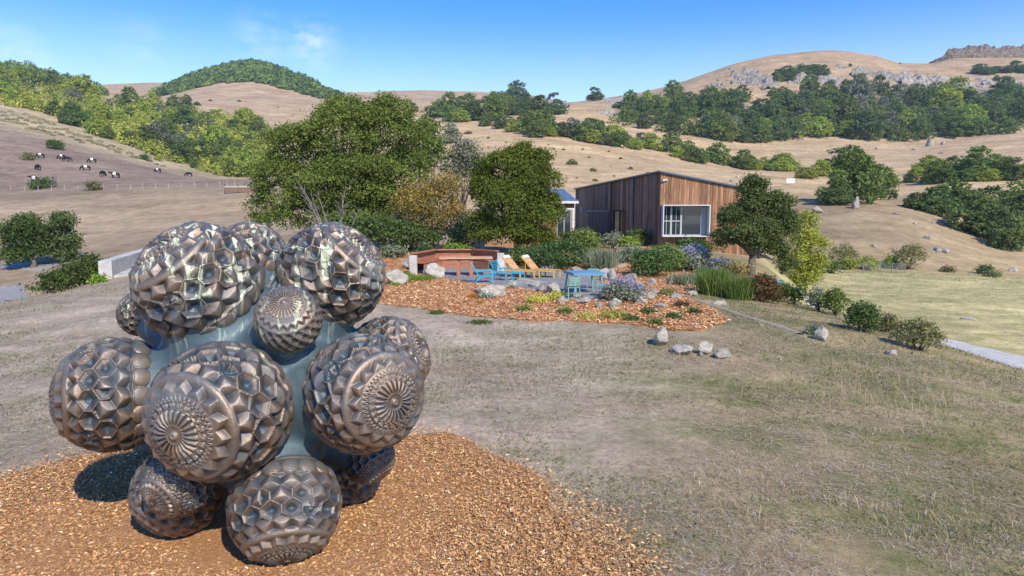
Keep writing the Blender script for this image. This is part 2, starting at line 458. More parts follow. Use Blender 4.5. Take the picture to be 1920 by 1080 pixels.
def ground_material():
    m, n, l, p = new_mat('dry_ground')
    a = n.new('ShaderNodeAttribute'); a.attribute_name = 'Col'
    g = n.new('ShaderNodeNewGeometry')
    def noise(sc, det=6, ro=.6, st=None):
        t = n.new('ShaderNodeTexNoise'); t.inputs['Scale'].default_value = sc; t.inputs['Detail'].default_value = det; t.inputs['Roughness'].default_value = ro
        if st:
            mp = n.new('ShaderNodeMapping'); mp.inputs['Scale'].default_value = st; l.new(g.outputs['Position'], mp.inputs[0]); l.new(mp.outputs[0], t.inputs['Vector'])
        else:
            l.new(g.outputs['Position'], t.inputs['Vector'])
        return t
    def ramp(src, p0, v0, p1, v1):
        r = n.new('ShaderNodeMapRange'); r.inputs[1].default_value = p0; r.inputs[2].default_value = p1; r.inputs[3].default_value = v0; r.inputs[4].default_value = v1
        l.new(src.outputs[0], r.inputs[0]); return r
    def mul(x, y):
        t = n.new('ShaderNodeMath'); t.operation = 'MULTIPLY'; l.new(x.outputs[0], t.inputs[0]); l.new(y.outputs[0], t.inputs[1]); return t
    big = ramp(noise(.035, 5, .6, (1, 1.8, 1)), .3, .74, .7, 1.26)
    med = ramp(noise(.45, 7, .75), .3, .66, .7, 1.34)
    fine = ramp(noise(7.0, 4, .75), .3, .70, .7, 1.32)
    grain = ramp(noise(42.0, 5, .8, (1.6, 1, 1)), .32, .62, .68, 1.45)
    v = mul(mul(mul(big, med), fine), grain)
    hs = n.new('ShaderNodeHueSaturation'); l.new(v.outputs[0], hs.inputs['Value']); l.new(a.outputs['Color'], hs.inputs['Color'])
    # cattle trails: faint steps that follow the contours of the far slopes
    sz = n.new('ShaderNodeSeparateXYZ'); l.new(g.outputs['Position'], sz.inputs[0])
    wz = n.new('ShaderNodeMath'); wz.operation = 'MULTIPLY_ADD'; wz.inputs[1].default_value = 5.5
    l.new(noise(.06, 4, .6).outputs[0], wz.inputs[0]); l.new(sz.outputs['Z'], wz.inputs[2])
    w2 = n.new('ShaderNodeMath'); w2.operation = 'SINE'; w3 = n.new('ShaderNodeMath'); w3.operation = 'MULTIPLY'; w3.inputs[1].default_value = 2.6
    l.new(wz.outputs[0], w3.inputs[0]); l.new(w3.outputs[0], w2.inputs[0])
    fy = n.new('ShaderNodeMapRange'); fy.inputs[1].default_value = 60; fy.inputs[2].default_value = 140; fy.inputs[4].default_value = .045; l.new(sz.outputs['Y'], fy.inputs[0])
    w4 = n.new('ShaderNodeMath'); w4.operation = 'MULTIPLY_ADD'; w4.inputs[2].default_value = 1.0; l.new(w2.outputs[0], w4.inputs[0]); l.new(fy.outputs[0], w4.inputs[1])
    streak = ramp(noise(.12, 7, .75, (1, 1.7, 1.5)), .3, .76, .7, 1.24)
    v = mul(mul(v, w4), streak); l.new(v.outputs[0], hs.inputs['Value'])
    # green growth
    gm = mul(ramp(noise(.32, 5, .7, (1, 1.5, 1)), .44, 0, .60, 1), ramp(noise(3.0, 4, .7), .35, .35, .6, 1))
    ga = n.new('ShaderNodeMath'); ga.operation = 'MULTIPLY'; l.new(gm.outputs[0], ga.inputs[0]); l.new(a.outputs['Alpha'], ga.inputs[1])
    mx = n.new('ShaderNodeMixRGB'); mx.inputs[2].default_value = (.13, .155, .045, 1)
    l.new(ga.outputs[0], mx.inputs[0]); l.new(hs.outputs[0], mx.inputs[1])
    # bare earth scuffs
    be = ramp(noise(.55, 6, .7), .56, 0, .70, .85)
    mx2 = n.new('ShaderNodeMixRGB'); mx2.inputs[2].default_value = (.34, .235, .145, 1)
    l.new(be.outputs[0], mx2.inputs[0]); l.new(mx.outputs[0], mx2.inputs[1])
    l.new(mx2.outputs[0], p.inputs['Base Color'])
    p.inputs['Roughness'].default_value = .95; p.inputs['Specular IOR Level'].default_value = .1
    b = n.new('ShaderNodeBump'); b.inputs['Strength'].default_value = .6; b.inputs['Distance'].default_value = .06
    l.new(noise(9, 8, .8).outputs[0], b.inputs['Height']); l.new(b.outputs[0], p.inputs['Normal'])
    return m

def build_ground():
    sx = np.linspace(-1, 1, 440); X = 7 * np.sinh(math.asinh(2000 / 7) * sx)
    sy = np.linspace(0, 1, 470); Y = 7 * np.sinh(sy * (math.asinh(1750 / 7) + 2.6) - 2.6)
    XX, YY = np.meshgrid(X, Y)
    ZZ = h(XX, YY)
    V = np.stack([XX, YY, ZZ], -1).reshape(-1, 3)
    nx = len(X); ny = len(Y)
    i = np.arange(nx - 1); j = np.arange(ny - 1)
    I, J = np.meshgrid(i, j); b = (J * nx + I).ravel()
    Fq = np.stack([b, b + 1, b + nx + 1, b + nx], -1)
    me = make_mesh('ground', V, Fq, [ground_material()], True, attrs={'Col': ('FLOAT_COLOR', ground_col(V[:, 0], V[:, 1]))})
    put('ground', me, kind='structure')
build_ground()

# ------------------------------------------------------------------ beds, paving, roads laid on the ground
def inside(poly, x, y):
    x = np.asarray(x); y = np.asarray(y); r = np.zeros(x.shape, bool)
    n = len(poly)
    for i in range(n):
        x0, y0 = poly[i][0], poly[i][1]; x1, y1 = poly[(i + 1) % n][0], poly[(i + 1) % n][1]
        if y0 == y1: continue
        c = ((y0 > y) != (y1 > y)) & (x < (x1 - x0) * (y - y0) / (y1 - y0) + x0)
        r ^= c
    return r

def bed(name, poly, mat, lift=.03, rings=26, edge=.5, jag=.12, mound=0.0, center=None):
    """a sheet that follows the ground inside an outline, its rim let into the earth"""
    P = []
    n = len(poly)
    for i in range(n):
        a = np.array(poly[i][:2]); b = np.array(poly[(i + 1) % n][:2]); L = np.linalg.norm(b - a); k = max(2, int(L / .35))
        for t in range(k): P.append(a + (b - a) * t / k)
    P = np.array(P)
    c = np.array(center) if center is not None else P.mean(0)
    d = P - c; L = np.linalg.norm(d, axis=1, keepdims=True)
    P = P + d / L * jag * (2 * fbm(P[:, 0] * 1.3, P[:, 1] * 1.3, 77, 4))[:, None]
    m = len(P); V = [np.array([c[0], c[1], gz(c[0], c[1]) + lift + mound])]
    for r in range(1, rings + 1):
        f = r / rings
        q = c + (P - c) * f
        z = h(q[:, 0], q[:, 1]) + (lift + mound * (1 - f * f) + .02 * vnoise(q[:, 0] * 2, q[:, 1] * 2, 9) * (f < 1) if r < rings else -.02)
        V += [np.array([q[k, 0], q[k, 1], z[k]]) for k in range(m)]
    Fc = [(0, 1 + k, 1 + (k + 1) % m) for k in range(m)]
    for r in range(rings - 1):
        a = 1 + r * m; b = a + m
        Fc += [(a + k, b + k, b + (k + 1) % m, a + (k + 1) % m) for k in range(m)]
    me = make_mesh(name, V, Fc, [mat], True)
    put(name, me, kind='structure')
    return P

def strip(name, pts, w, mat, lift=.03, n=60):
    pts = np.array([p[:2] for p in pts]); s = np.r_[0, np.cumsum(np.linalg.norm(np.diff(pts, axis=0), axis=1))]
    t = np.linspace(0, s[-1], n); x = pchip(s, pts[:, 0], t); y = pchip(s, pts[:, 1], t)
    dx = np.gradient(x); dy = np.gradient(y); L = np.hypot(dx, dy); nx, ny = -dy / L, dx / L
    V = []; Fc = []; M = 7
    for k in range(n):
        for q in range(M):
            o = (q / (M - 1) - .5) * w * (1 + .1 * math.sin(k * 1.7)); X, Y = x[k] + nx[k] * o, y[k] + ny[k] * o
            V.append((X, Y, gz(X, Y) + (lift if 0 < q < M - 1 else -.02)))
    for k in range(n - 1):
        for q in range(M - 1):
            a = k * M + q; Fc.append((a, a + 1, a + M + 1, a + M))
    put(name, make_mesh(name, V, Fc, [mat], True), kind='structure')

m_mulch = mat_var('mulch_sheet', (.36, .19, .085), (.62, .37, .175), 30, .95, bump=.9, bscale=45, c3=(.36, .175, .075), detail=8)
m_mulch2 = mat_var('mulch_sheet_garden', (.30, .14, .06), (.54, .30, .15), 14, .95, bump=.9, bscale=30, c3=(.42, .21, .095), detail=8)
m_paver = None
def paver_material():
    m, n, l, p = new_mat('paving')
    tc = n.new('ShaderNodeTexCoord'); br = n.new('ShaderNodeTexBrick')
    br.inputs['Scale'].default_value = 1.0; br.inputs['Color1'].default_value = (.30, .29, .28, 1); br.inputs['Color2'].default_value = (.21, .20, .20, 1)
    br.inputs['Mortar'].default_value = (.13, .11, .09, 1); br.inputs['Mortar Size'].default_value = .012; br.inputs['Brick Width'].default_value = .42; br.inputs['Row Height'].default_value = .24
    l.new(tc.outputs['Object'], br.inputs['Vector']); l.new(br.outputs['Color'], p.inputs['Base Color'])
    p.inputs['Roughness'].default_value = .85
    b = n.new('ShaderNodeBump'); b.inputs['Strength'].default_value = .5; b.inputs['Distance'].default_value = .01
    l.new(br.outputs['Fac'], b.inputs['Height']); b.invert = True; l.new(b.outputs[0], p.inputs['Normal'])
    return m
m_paver = paver_material()
m_path = mat_var('decomposed_granite', (.36, .31, .24), (.50, .44, .35), 6, .95, bump=.4, bscale=60)
m_spath = mat_var('sandy_track', (.26, .215, .15), (.36, .30, .22), 5, .95)
m_gravel = mat_var('gravel_road', (.42, .41, .39), (.58, .56, .53), 1.5, .95, bump=.5, bscale=25)
m_asphalt = mat_var('grey_road', (.25, .24, .23), (.33, .32, .30), 1.5, .9)

def pts(*pp): return [hit(a, b) for a, b in pp]
mulch_near = [(-7.5, 7.3)] + [tuple(hit(a, b)[:2]) for a, b in ((0, 903), (70, 880), (150, 862))] + [(-3.6, 9.0), (-2.2, 9.35)] + \
    [tuple(hit(a, b)[:2]) for a, b in ((770, 808), (830, 818), (900, 850), (980, 888), (1050, 930), (1120, 972), (1180, 1012), (1225, 1060))] + [(.85, 4.2), (0.3, 3.0), (-1.5, 2.2), (-4.5, 2.4), (-7.5, 4)]
bed('mulch_ring', mulch_near, m_mulch, .03, 30, center=(-2.2, 5.8), jag=.34, mound=.05)
garden = [hit(a, b)[:2] for a, b in ((560, 556), (700, 571), (800, 583), (900, 597), (1000, 604), (1100, 606), (1180, 610), (1250, 622), (1310, 622), (1370, 606), (1340, 582), (1296, 560), (1300, 545))] + \
    [(8.2, 27.5), (8.8, 31), (9, 35), (8.6, 40.2), (7.8, 48), (2, 50), (-4, 46), (-9, 44), (-12.5, 36), (-12, 29), (-9.5, 24)]
garden = [tuple(p) for p in garden]
bed('garden_mulch', garden, m_mulch2, .035, 40, center=(-1, 32), jag=.3)
patio = [tuple(hit(a, b)[:2]) for a, b in ((833, 523), (880, 533), (960, 541), (1035, 551), (1062, 565), (1110, 568), (1142, 552), (1128, 532), (1108, 517), (1100, 508))] + [(2.6, 31.2), (0.6, 32.6), (-1.6, 33.6), (-3.9, 33.4), (-4.6, 31.2)]
bed('patio', patio, m_paver, .085, 30, center=(-.4, 28.6), jag=.02)
strip('garden_path', [(2.4, 30.2), hit(1125, 509), hit(1152, 500), hit(1172, 494), (6.9, 34.6), (7.3, 36.4)], 1.1, m_path, .075)
strip('sandy_path', [hit(1268, 548), hit(1300, 563), hit(1350, 579), hit(1400, 596), hit(1450, 610), hit(1500, 628)], .24, m_spath, .05)
strip('gravel_road', [(17.5, 41.5), hit(1762, 640), hit(1800, 650), hit(1860, 664), hit(1920, 684), (30, 30), (40, 27)], 2.7, m_gravel, .05)
strip('farm_road', [(-140, 80), (-95, 78.5), hit(0, 500), hit(30, 499), hit(70, 502), hit(110, 500)], 2.6, m_asphalt, .10)
strip('drive', [(-34, 30), (-27, 31), hit(0, 552), hit(14, 538), (-30, 41), (-40, 52)], 2.6, m_asphalt, .06)

# ------------------------------------------------------------------ wood chips and dry grass
def shards(name, P, L, W, T, colr, mat, tilt=.35, **kw):
    """bent splinters of wood, each folded along its grain"""
    n = len(P); a = rng.uniform(0, 2 * np.pi, n)
    d = np.stack([np.cos(a), np.sin(a), rng.normal(0, tilt, n)], -1); d /= np.linalg.norm(d, axis=1)[:, None]
    s = np.stack([-np.sin(a), np.cos(a), rng.normal(0, tilt, n)], -1)
    u = np.cross(d, s)
    L = L[:, None]; W = W[:, None]; T = T[:, None]
    e = rng.uniform(-.25, .25, (n, 1))
    V = np.stack([P - d * L / 2, P - s * W / 2 + u * T * 1.6 + d * L * e, P + d * L / 2 + u * T * rng.uniform(-.5, 1, (n, 1)), P + s * W / 2 - d * L * e], 1)
    f = np.array([[0, 1, 3], [1, 2, 3]])
    Fc = (np.arange(n)[:, None, None] * 4 + f[None]).reshape(-1, 3)
    C = np.repeat(np.c_[colr, np.ones(n)], 4, 0)
    return put(name, make_mesh(name, V.reshape(-1, 3), Fc, [mat], False, attrs={'Col': ('FLOAT_COLOR', C)}), kind='stuff', **kw)

m_chip = mat_attr('wood_chip', rough=.85)
def pal(n, cols, w, jit=.12):
    cols = np.array(cols); k = rng.choice(len(cols), n, p=np.array(w) / np.sum(w))
    return np.clip(cols[k] * rng.normal(1, jit, (n, 1)), .004, .95)
CHIPS = [(.58, .335, .145), (.49, .26, .105), (.68, .44, .22), (.27, .135, .065), (.73, .57, .37), (.43, .28, .16)]
n = 330000
u = rng.uniform(-.86, .32, n); Yr = 2.9 * np.exp(rng.uniform(0, 1, n) * math.log(9.8 / 2.9))
X = u * Yr; k = inside(mulch_near, X + np.where(rng.uniform(size=n) < .06, .45, .14) * rng.normal(size=n), Yr + np.where(rng.uniform(size=n) < .06, .45, .14) * rng.normal(size=n)); X, Yr = X[k], Yr[k]
n = len(X); sc = np.minimum(rng.lognormal(-.1, .42, n), 1.9)
shards('mulch_chips', np.stack([X, Yr, h(X, Yr) + .055 + rng.uniform(0, .025, n)], -1), .029 * sc, .0085 * sc, .003 * sc, pal(n, CHIPS, (4, 4, 2.2, 2.2, .8, 2), .2), m_chip,
       label='loose orange-brown wood chips spread round the bronze sculpture', cat='wood chips')
n = 120000
X = rng.uniform(-13, 9.5, n); Yr = 16.5 + 25 * rng.uniform(0, 1, n) ** 1.5
k = inside(garden, X, Yr) & ~inside(patio, X, Yr); X, Yr = X[k], Yr[k]; n = len(X); sc = rng.lognormal(0, .3, n)
GCH = [(.60, .335, .155), (.50, .25, .11), (.68, .44, .25), (.30, .145, .075), (.70, .52, .35)]
shards('garden_chips', np.stack([X, Yr, h(X, Yr) + .05 + rng.uniform(0, .03, n)], -1), .085 * sc, .024 * sc, .009 * sc, pal(n, GCH, (4, 4, 2, 2, 1)), m_chip,
       label='reddish wood chips covering the garden bed before the house', cat='wood chips')

def blades(name, P, L, W, tilt, colr, mat, bend=.3, **kw):
    """grass blades and straws: narrow bent strips"""
    n = len(P); a = rng.uniform(0, 2 * np.pi, n)
    d = np.stack([np.cos(a) * np.cos(tilt), np.sin(a) * np.cos(tilt), np.sin(tilt)], -1)
    s = np.stack([-np.sin(a), np.cos(a), np.zeros(n)], -1)
    b = a + rng.normal(0, bend, n)
    d2 = np.stack([np.cos(b) * np.cos(tilt * .6), np.sin(b) * np.cos(tilt * .6), np.sin(tilt * .6)], -1)
    L = L[:, None]; W = W[:, None]; m = P + d * L * .5
    V = np.stack([P, m + s * W / 2, m + d2 * L * .5, m - s * W / 2], 1)
    b0 = np.arange(n)[:, None] * 4
    Fc = np.concatenate([b0 + np.array([[0, 1, 3]]), b0 + np.array([[1, 2, 3]])], 0)
    C = np.repeat(np.c_[colr, np.ones(n)], 4, 0)
    return put(name, make_mesh(name, V.reshape(-1, 3), Fc, [mat], False, attrs={'Col': ('FLOAT_COLOR', C)}), kind='stuff', **kw)

m_straw = mat_attr('straw', rough=.7)
def scatter(n, y0, y1, u0=-.86, u1=.9):
    u = rng.uniform(u0, u1, n); Y = y0 * np.exp(rng.uniform(0, 1, n) * math.log(y1 / y0)); X = u * Y
    k = ~inside(mulch_near, X + .2 * rng.normal(size=n), Y + .2 * rng.normal(size=n)) & ~inside(garden, X + .25 * rng.normal(size=n), Y + .25 * rng.normal(size=n))
    return X[k], Y[k]
# flattened grey and tan straw
X, Y = scatter(600000, 3.2, 30)
den = fbm(X / 1.6, Y / .9, 21, 4); k = den > rng.uniform(-.25, .42, len(X)); X, Y = X[k], Y[k]; n = len(X)
sc = np.minimum(rng.lognormal(0, .38, n), 2.2) * (1 + np.clip(Y - 6, 0, 20) / 11)
blades('flattened_straw', np.stack([X, Y, h(X, Y) + .012], -1), .08 * sc, .0026 * sc * rng.uniform(.6, 1.4, n), np.abs(rng.normal(.05, .10, n)),
       pal(n, [(.50, .44, .36), (.48, .36, .20), (.64, .57, .45), (.25, .165, .09), (.38, .33, .29), (.16, .11, .07)], (2.2, 3.4, 1.1, 2.6, 1.2, 1.4)), m_straw,
       label='grey and tan straw lying flattened over the bare slope', cat='dry grass')
# short living grass in patches
X, Y = scatter(420000, 3.3, 32)
g = fbm(X / 2.2, Y / 1.6, 33, 4) + .22 * np.clip((X - 1) / 5, -1, 1); k = g > rng.uniform(-.22, .55, len(X)); X, Y = X[k], Y[k]; n = len(X)
sc = rng.lognormal(0, .35, n) * (1 + np.clip(Y - 8, 0, 20) / 14)
blades('short_grass', np.stack([X, Y, h(X, Y)], -1), .045 * sc, .007 * sc, rng.uniform(.2, 1.1, n),
       pal(n, [(.145, .17, .05), (.19, .19, .065), (.24, .205, .10), (.10, .13, .04), (.21, .165, .095)], (4, 3, 2, 2, 2)), m_straw,
       label='short green and olive grass growing in patches on the slope', cat='grass')
# dry tufts
X, Y = scatter(90000, 5, 34)
g = fbm(X / 1.3, Y / 1.3, 53, 3); k = g > .30; X, Y = X[k], Y[k]; n = len(X)
sc = rng.lognormal(0, .35, n) * (1 + np.clip(Y - 9, 0, 20) / 22)
blades('dry_tufts', np.stack([X, Y, h(X, Y)], -1), .085 * sc, .004 * sc, rng.uniform(.5, 1.4, n),
       pal(n, [(.36, .27, .16), (.28, .21, .13), (.42, .35, .24), (.20, .17, .09)], (3, 3, 2, 2)), m_straw,
       label='tan upright dry tufts dotted over the slope', cat='dry grass')
# tall stalks on the right
X = []; Y = []
for px, py, sd, k in ((1630, 765, .35, 150), (1590, 740, .3, 70), (1730, 745, .7, 120), (1780, 730, .6, 90), (1660, 720, .9, 60), (1830, 790, .9, 90), (1480, 780, .8, 40), (1850, 720, 1.0, 80), (1900, 780, .8, 80), (1450, 700, 1.1, 40), (1560, 690, 1, 50), (1440, 640, 1.5, 50)):
    c = hit(px, py); X += list(c.x + rng.normal(0, sd, k)); Y += list(c.y + rng.normal(0, sd, k))
X = np.array(X); Y = np.array(Y); n = len(X)
blades('tall_dry_stalks', np.stack([X, Y, h(X, Y)], -1), rng.uniform(.15, .55, n), rng.uniform(.002, .0055, n), rng.uniform(.9, 1.5, n),
       pal(n, [(.46, .37, .24), (.36, .27, .17), (.52, .45, .33)], (3, 2, 2)), m_straw,
       label='tall pale grass stalks standing on the right of the slope', cat='dry grass')
# grass on the mown meadow and rough growth on the near fields
n = 45000
X = rng.uniform(9, 70, n); Y = rng.uniform(26, 78, n); k = (h(X, Y) < -3.4) & (X / Y < .85); X, Y = X[k], Y[k]; n = len(X); sc = rng.lognormal(0, .3, n) * Y / 40
blades('meadow_grass', np.stack([X, Y, h(X, Y)], -1), .13 * sc, .03 * sc, rng.uniform(.1, .45, n), pal(n, [(.50, .43, .22), (.44, .40, .19), (.56, .48, .27), (.36, .36, .15)], (3, 3, 2, 2)), m_straw,
       label='short yellow-green grass of the mown meadow below the slope', cat='grass')
# ------------------------------------------------------------------ the bronze sculpture
def bronze(name, lo, mid, hi, core=False):
    m, n, l, p = new_mat(name)
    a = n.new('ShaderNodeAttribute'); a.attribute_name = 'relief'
    g = n.new('ShaderNodeNewGeometry')
    oi = n.new('ShaderNodeObjectInfo')
    no = n.new('ShaderNodeTexNoise'); no.inputs['Scale'].default_value = 3.2; no.inputs['Detail'].default_value = 7; no.inputs['Roughness'].default_value = .65
    l.new(g.outputs['Position'], no.inputs['Vector'])
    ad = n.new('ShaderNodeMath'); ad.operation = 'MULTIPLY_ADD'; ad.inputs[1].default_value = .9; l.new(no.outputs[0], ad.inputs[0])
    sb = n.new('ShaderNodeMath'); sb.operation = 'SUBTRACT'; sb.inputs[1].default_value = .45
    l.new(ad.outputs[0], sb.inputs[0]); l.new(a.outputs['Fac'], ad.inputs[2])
    rp = n.new('ShaderNodeValToRGB')  # hollows darkened: patina plus painted facet shade; rubbed ridges lighter
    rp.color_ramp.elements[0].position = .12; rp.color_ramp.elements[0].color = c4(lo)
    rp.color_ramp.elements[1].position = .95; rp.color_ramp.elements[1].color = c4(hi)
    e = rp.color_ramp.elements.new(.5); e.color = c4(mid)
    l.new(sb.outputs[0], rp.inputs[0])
    # verdigris patches
    n2 = n.new('ShaderNodeTexNoise'); n2.inputs['Scale'].default_value = 2.1; n2.inputs['Detail'].default_value = 8; n2.inputs['Roughness'].default_value = .7
    l.new(g.outputs['Position'], n2.inputs['Vector'])
    vr = n.new('ShaderNodeMapRange'); vr.inputs[1].default_value = .46 if not core else .34; vr.inputs[2].default_value = .68 if not core else .6; vr.inputs[4].default_value = .62 if not core else .9
    l.new(n2.outputs[0], vr.inputs[0])
    # blue sky reflection painted on upward faces by mixing in the patina colour
    sn = n.new('ShaderNodeSeparateXYZ'); l.new(g.outputs['Normal'], sn.inputs[0])
    tn = n.new('ShaderNodeMapRange'); tn.inputs[1].default_value = .25; tn.inputs[2].default_value = .95; tn.inputs[4].default_value = .5; l.new(sn.outputs['Z'], tn.inputs[0])
    tm = n.new('ShaderNodeMath'); tm.operation = 'MAXIMUM'; l.new(tn.outputs[0], tm.inputs[0]); l.new(vr.outputs[0], tm.inputs[1]); vr = tm
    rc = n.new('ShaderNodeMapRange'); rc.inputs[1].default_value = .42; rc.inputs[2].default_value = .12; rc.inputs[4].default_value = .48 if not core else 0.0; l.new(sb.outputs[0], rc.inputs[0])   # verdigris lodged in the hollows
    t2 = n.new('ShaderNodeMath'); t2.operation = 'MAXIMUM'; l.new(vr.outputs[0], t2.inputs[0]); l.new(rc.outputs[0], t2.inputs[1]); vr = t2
    mx = n.new('ShaderNodeMixRGB'); mx.inputs[2].default_value = (.085, .155, .205, 1) if not core else (.085, .14, .17, 1)
    l.new(vr.outputs[0], mx.inputs[0]); l.new(rp.outputs[0], mx.inputs[1])
    # pale drip stains running down from the tops
    mp = n.new('ShaderNodeMapping'); mp.inputs['Scale'].default_value = (9, 9, 1.1); l.new(g.outputs['Position'], mp.inputs[0])
    n3 = n.new('ShaderNodeTexNoise'); n3.inputs['Scale'].default_value = 1.3; n3.inputs['Detail'].default_value = 6; n3.inputs['Roughness'].default_value = .6; n3.inputs['Distortion'].default_value = .5
    l.new(mp.outputs[0], n3.inputs['Vector'])
    d1 = n.new('ShaderNodeMapRange'); d1.inputs[1].default_value = .57; d1.inputs[2].default_value = .61; l.new(n3.outputs[0], d1.inputs[0])
    sp = n.new('ShaderNodeSeparateXYZ'); l.new(g.outputs['Position'], sp.inputs[0])
    d2 = n.new('ShaderNodeMapRange'); d2.inputs[1].default_value = 1.55; d2.inputs[2].default_value = 2.75; d2.inputs[4].default_value = .95; l.new(sp.outputs['Z'], d2.inputs[0])
    dm = n.new('ShaderNodeMath'); dm.operation = 'MULTIPLY'; l.new(d1.outputs[0], dm.inputs[0]); l.new(d2.outputs[0], dm.inputs[1])
    mx2 = n.new('ShaderNodeMixRGB'); mx2.inputs[2].default_value = (.62, .66, .48, 1)
    l.new(dm.outputs[0], mx2.inputs[0]); l.new(mx.outputs[0], mx2.inputs[1])
    l.new(mx2.outputs[0], p.inputs['Base Color'])
    mt = n.new('ShaderNodeMapRange'); mt.inputs[3].default_value = .8 if not core else .3; mt.inputs[4].default_value = .2
    s1 = n.new('ShaderNodeMath'); s1.operation = 'MAXIMUM'; l.new(dm.outputs[0], s1.inputs[0]); l.new(vr.outputs[0], s1.inputs[1])
    l.new(s1.outputs[0], mt.inputs[0]); l.new(mt.outputs[0], p.inputs['Metallic'])
    rr = n.new('ShaderNodeMapRange'); rr.inputs[1].default_value = .3; rr.inputs[2].default_value = .7; rr.inputs[3].default_value = .46; rr.inputs[4].default_value = .64
    l.new(no.outputs[0], rr.inputs[0]); l.new(rr.outputs[0], p.inputs['Roughness'])
    bn = n.new('ShaderNodeTexNoise'); bn.inputs['Scale'].default_value = 26; bn.inputs['Detail'].default_value = 5; l.new(g.outputs['Position'], bn.inputs['Vector'])
    b = n.new('ShaderNodeBump'); b.inputs['Strength'].default_value = .4; b.inputs['Distance'].default_value = .012
    l.new(bn.outputs[0], b.inputs['Height']); l.new(b.outputs[0], p.inputs['Normal'])
    return m

def tri(x):           # zigzag 0..1..0 with period 1
    x = x - np.floor(x); return 1 - np.abs(2 * x - 1)
def sst(e0, e1, x):
    t = np.clip((x - e0) / (e1 - e0), 0, 1); return t * t * (3 - 2 * t)

def hexfield(a, b, ax, by):
    """nearest, second and offset in a staggered lattice; a wraps every 1, rows every 1; ax, by: real sizes"""
    j0 = np.floor(b)
    best = np.full(a.shape, 9e9); sec = best.copy(); bx = np.zeros_like(a); byy = np.zeros_like(a); bj = np.zeros_like(a); bi = np.zeros_like(a)
    for dj in (-1, 0, 1, 2):
        jj = j0 + dj
        sh = .5 * (np.mod(jj, 2))
        i0 = np.floor(a - sh)
        for di in (0, 1, -1, 2):
            ii = i0 + di
            dx = (a - sh - ii) * ax; dy = (b - jj) * by
            d = np.hypot(dx, dy)
            c = d < best
            sec = np.where(c, best, np.minimum(sec, d))
            bx = np.where(c, dx, bx); byy = np.where(c, dy, byy); bj = np.where(c, jj, bj); bi = np.where(c, ii, bi)
            best = np.where(c, d, best)
    return best, sec, bx, byy, bi, bj

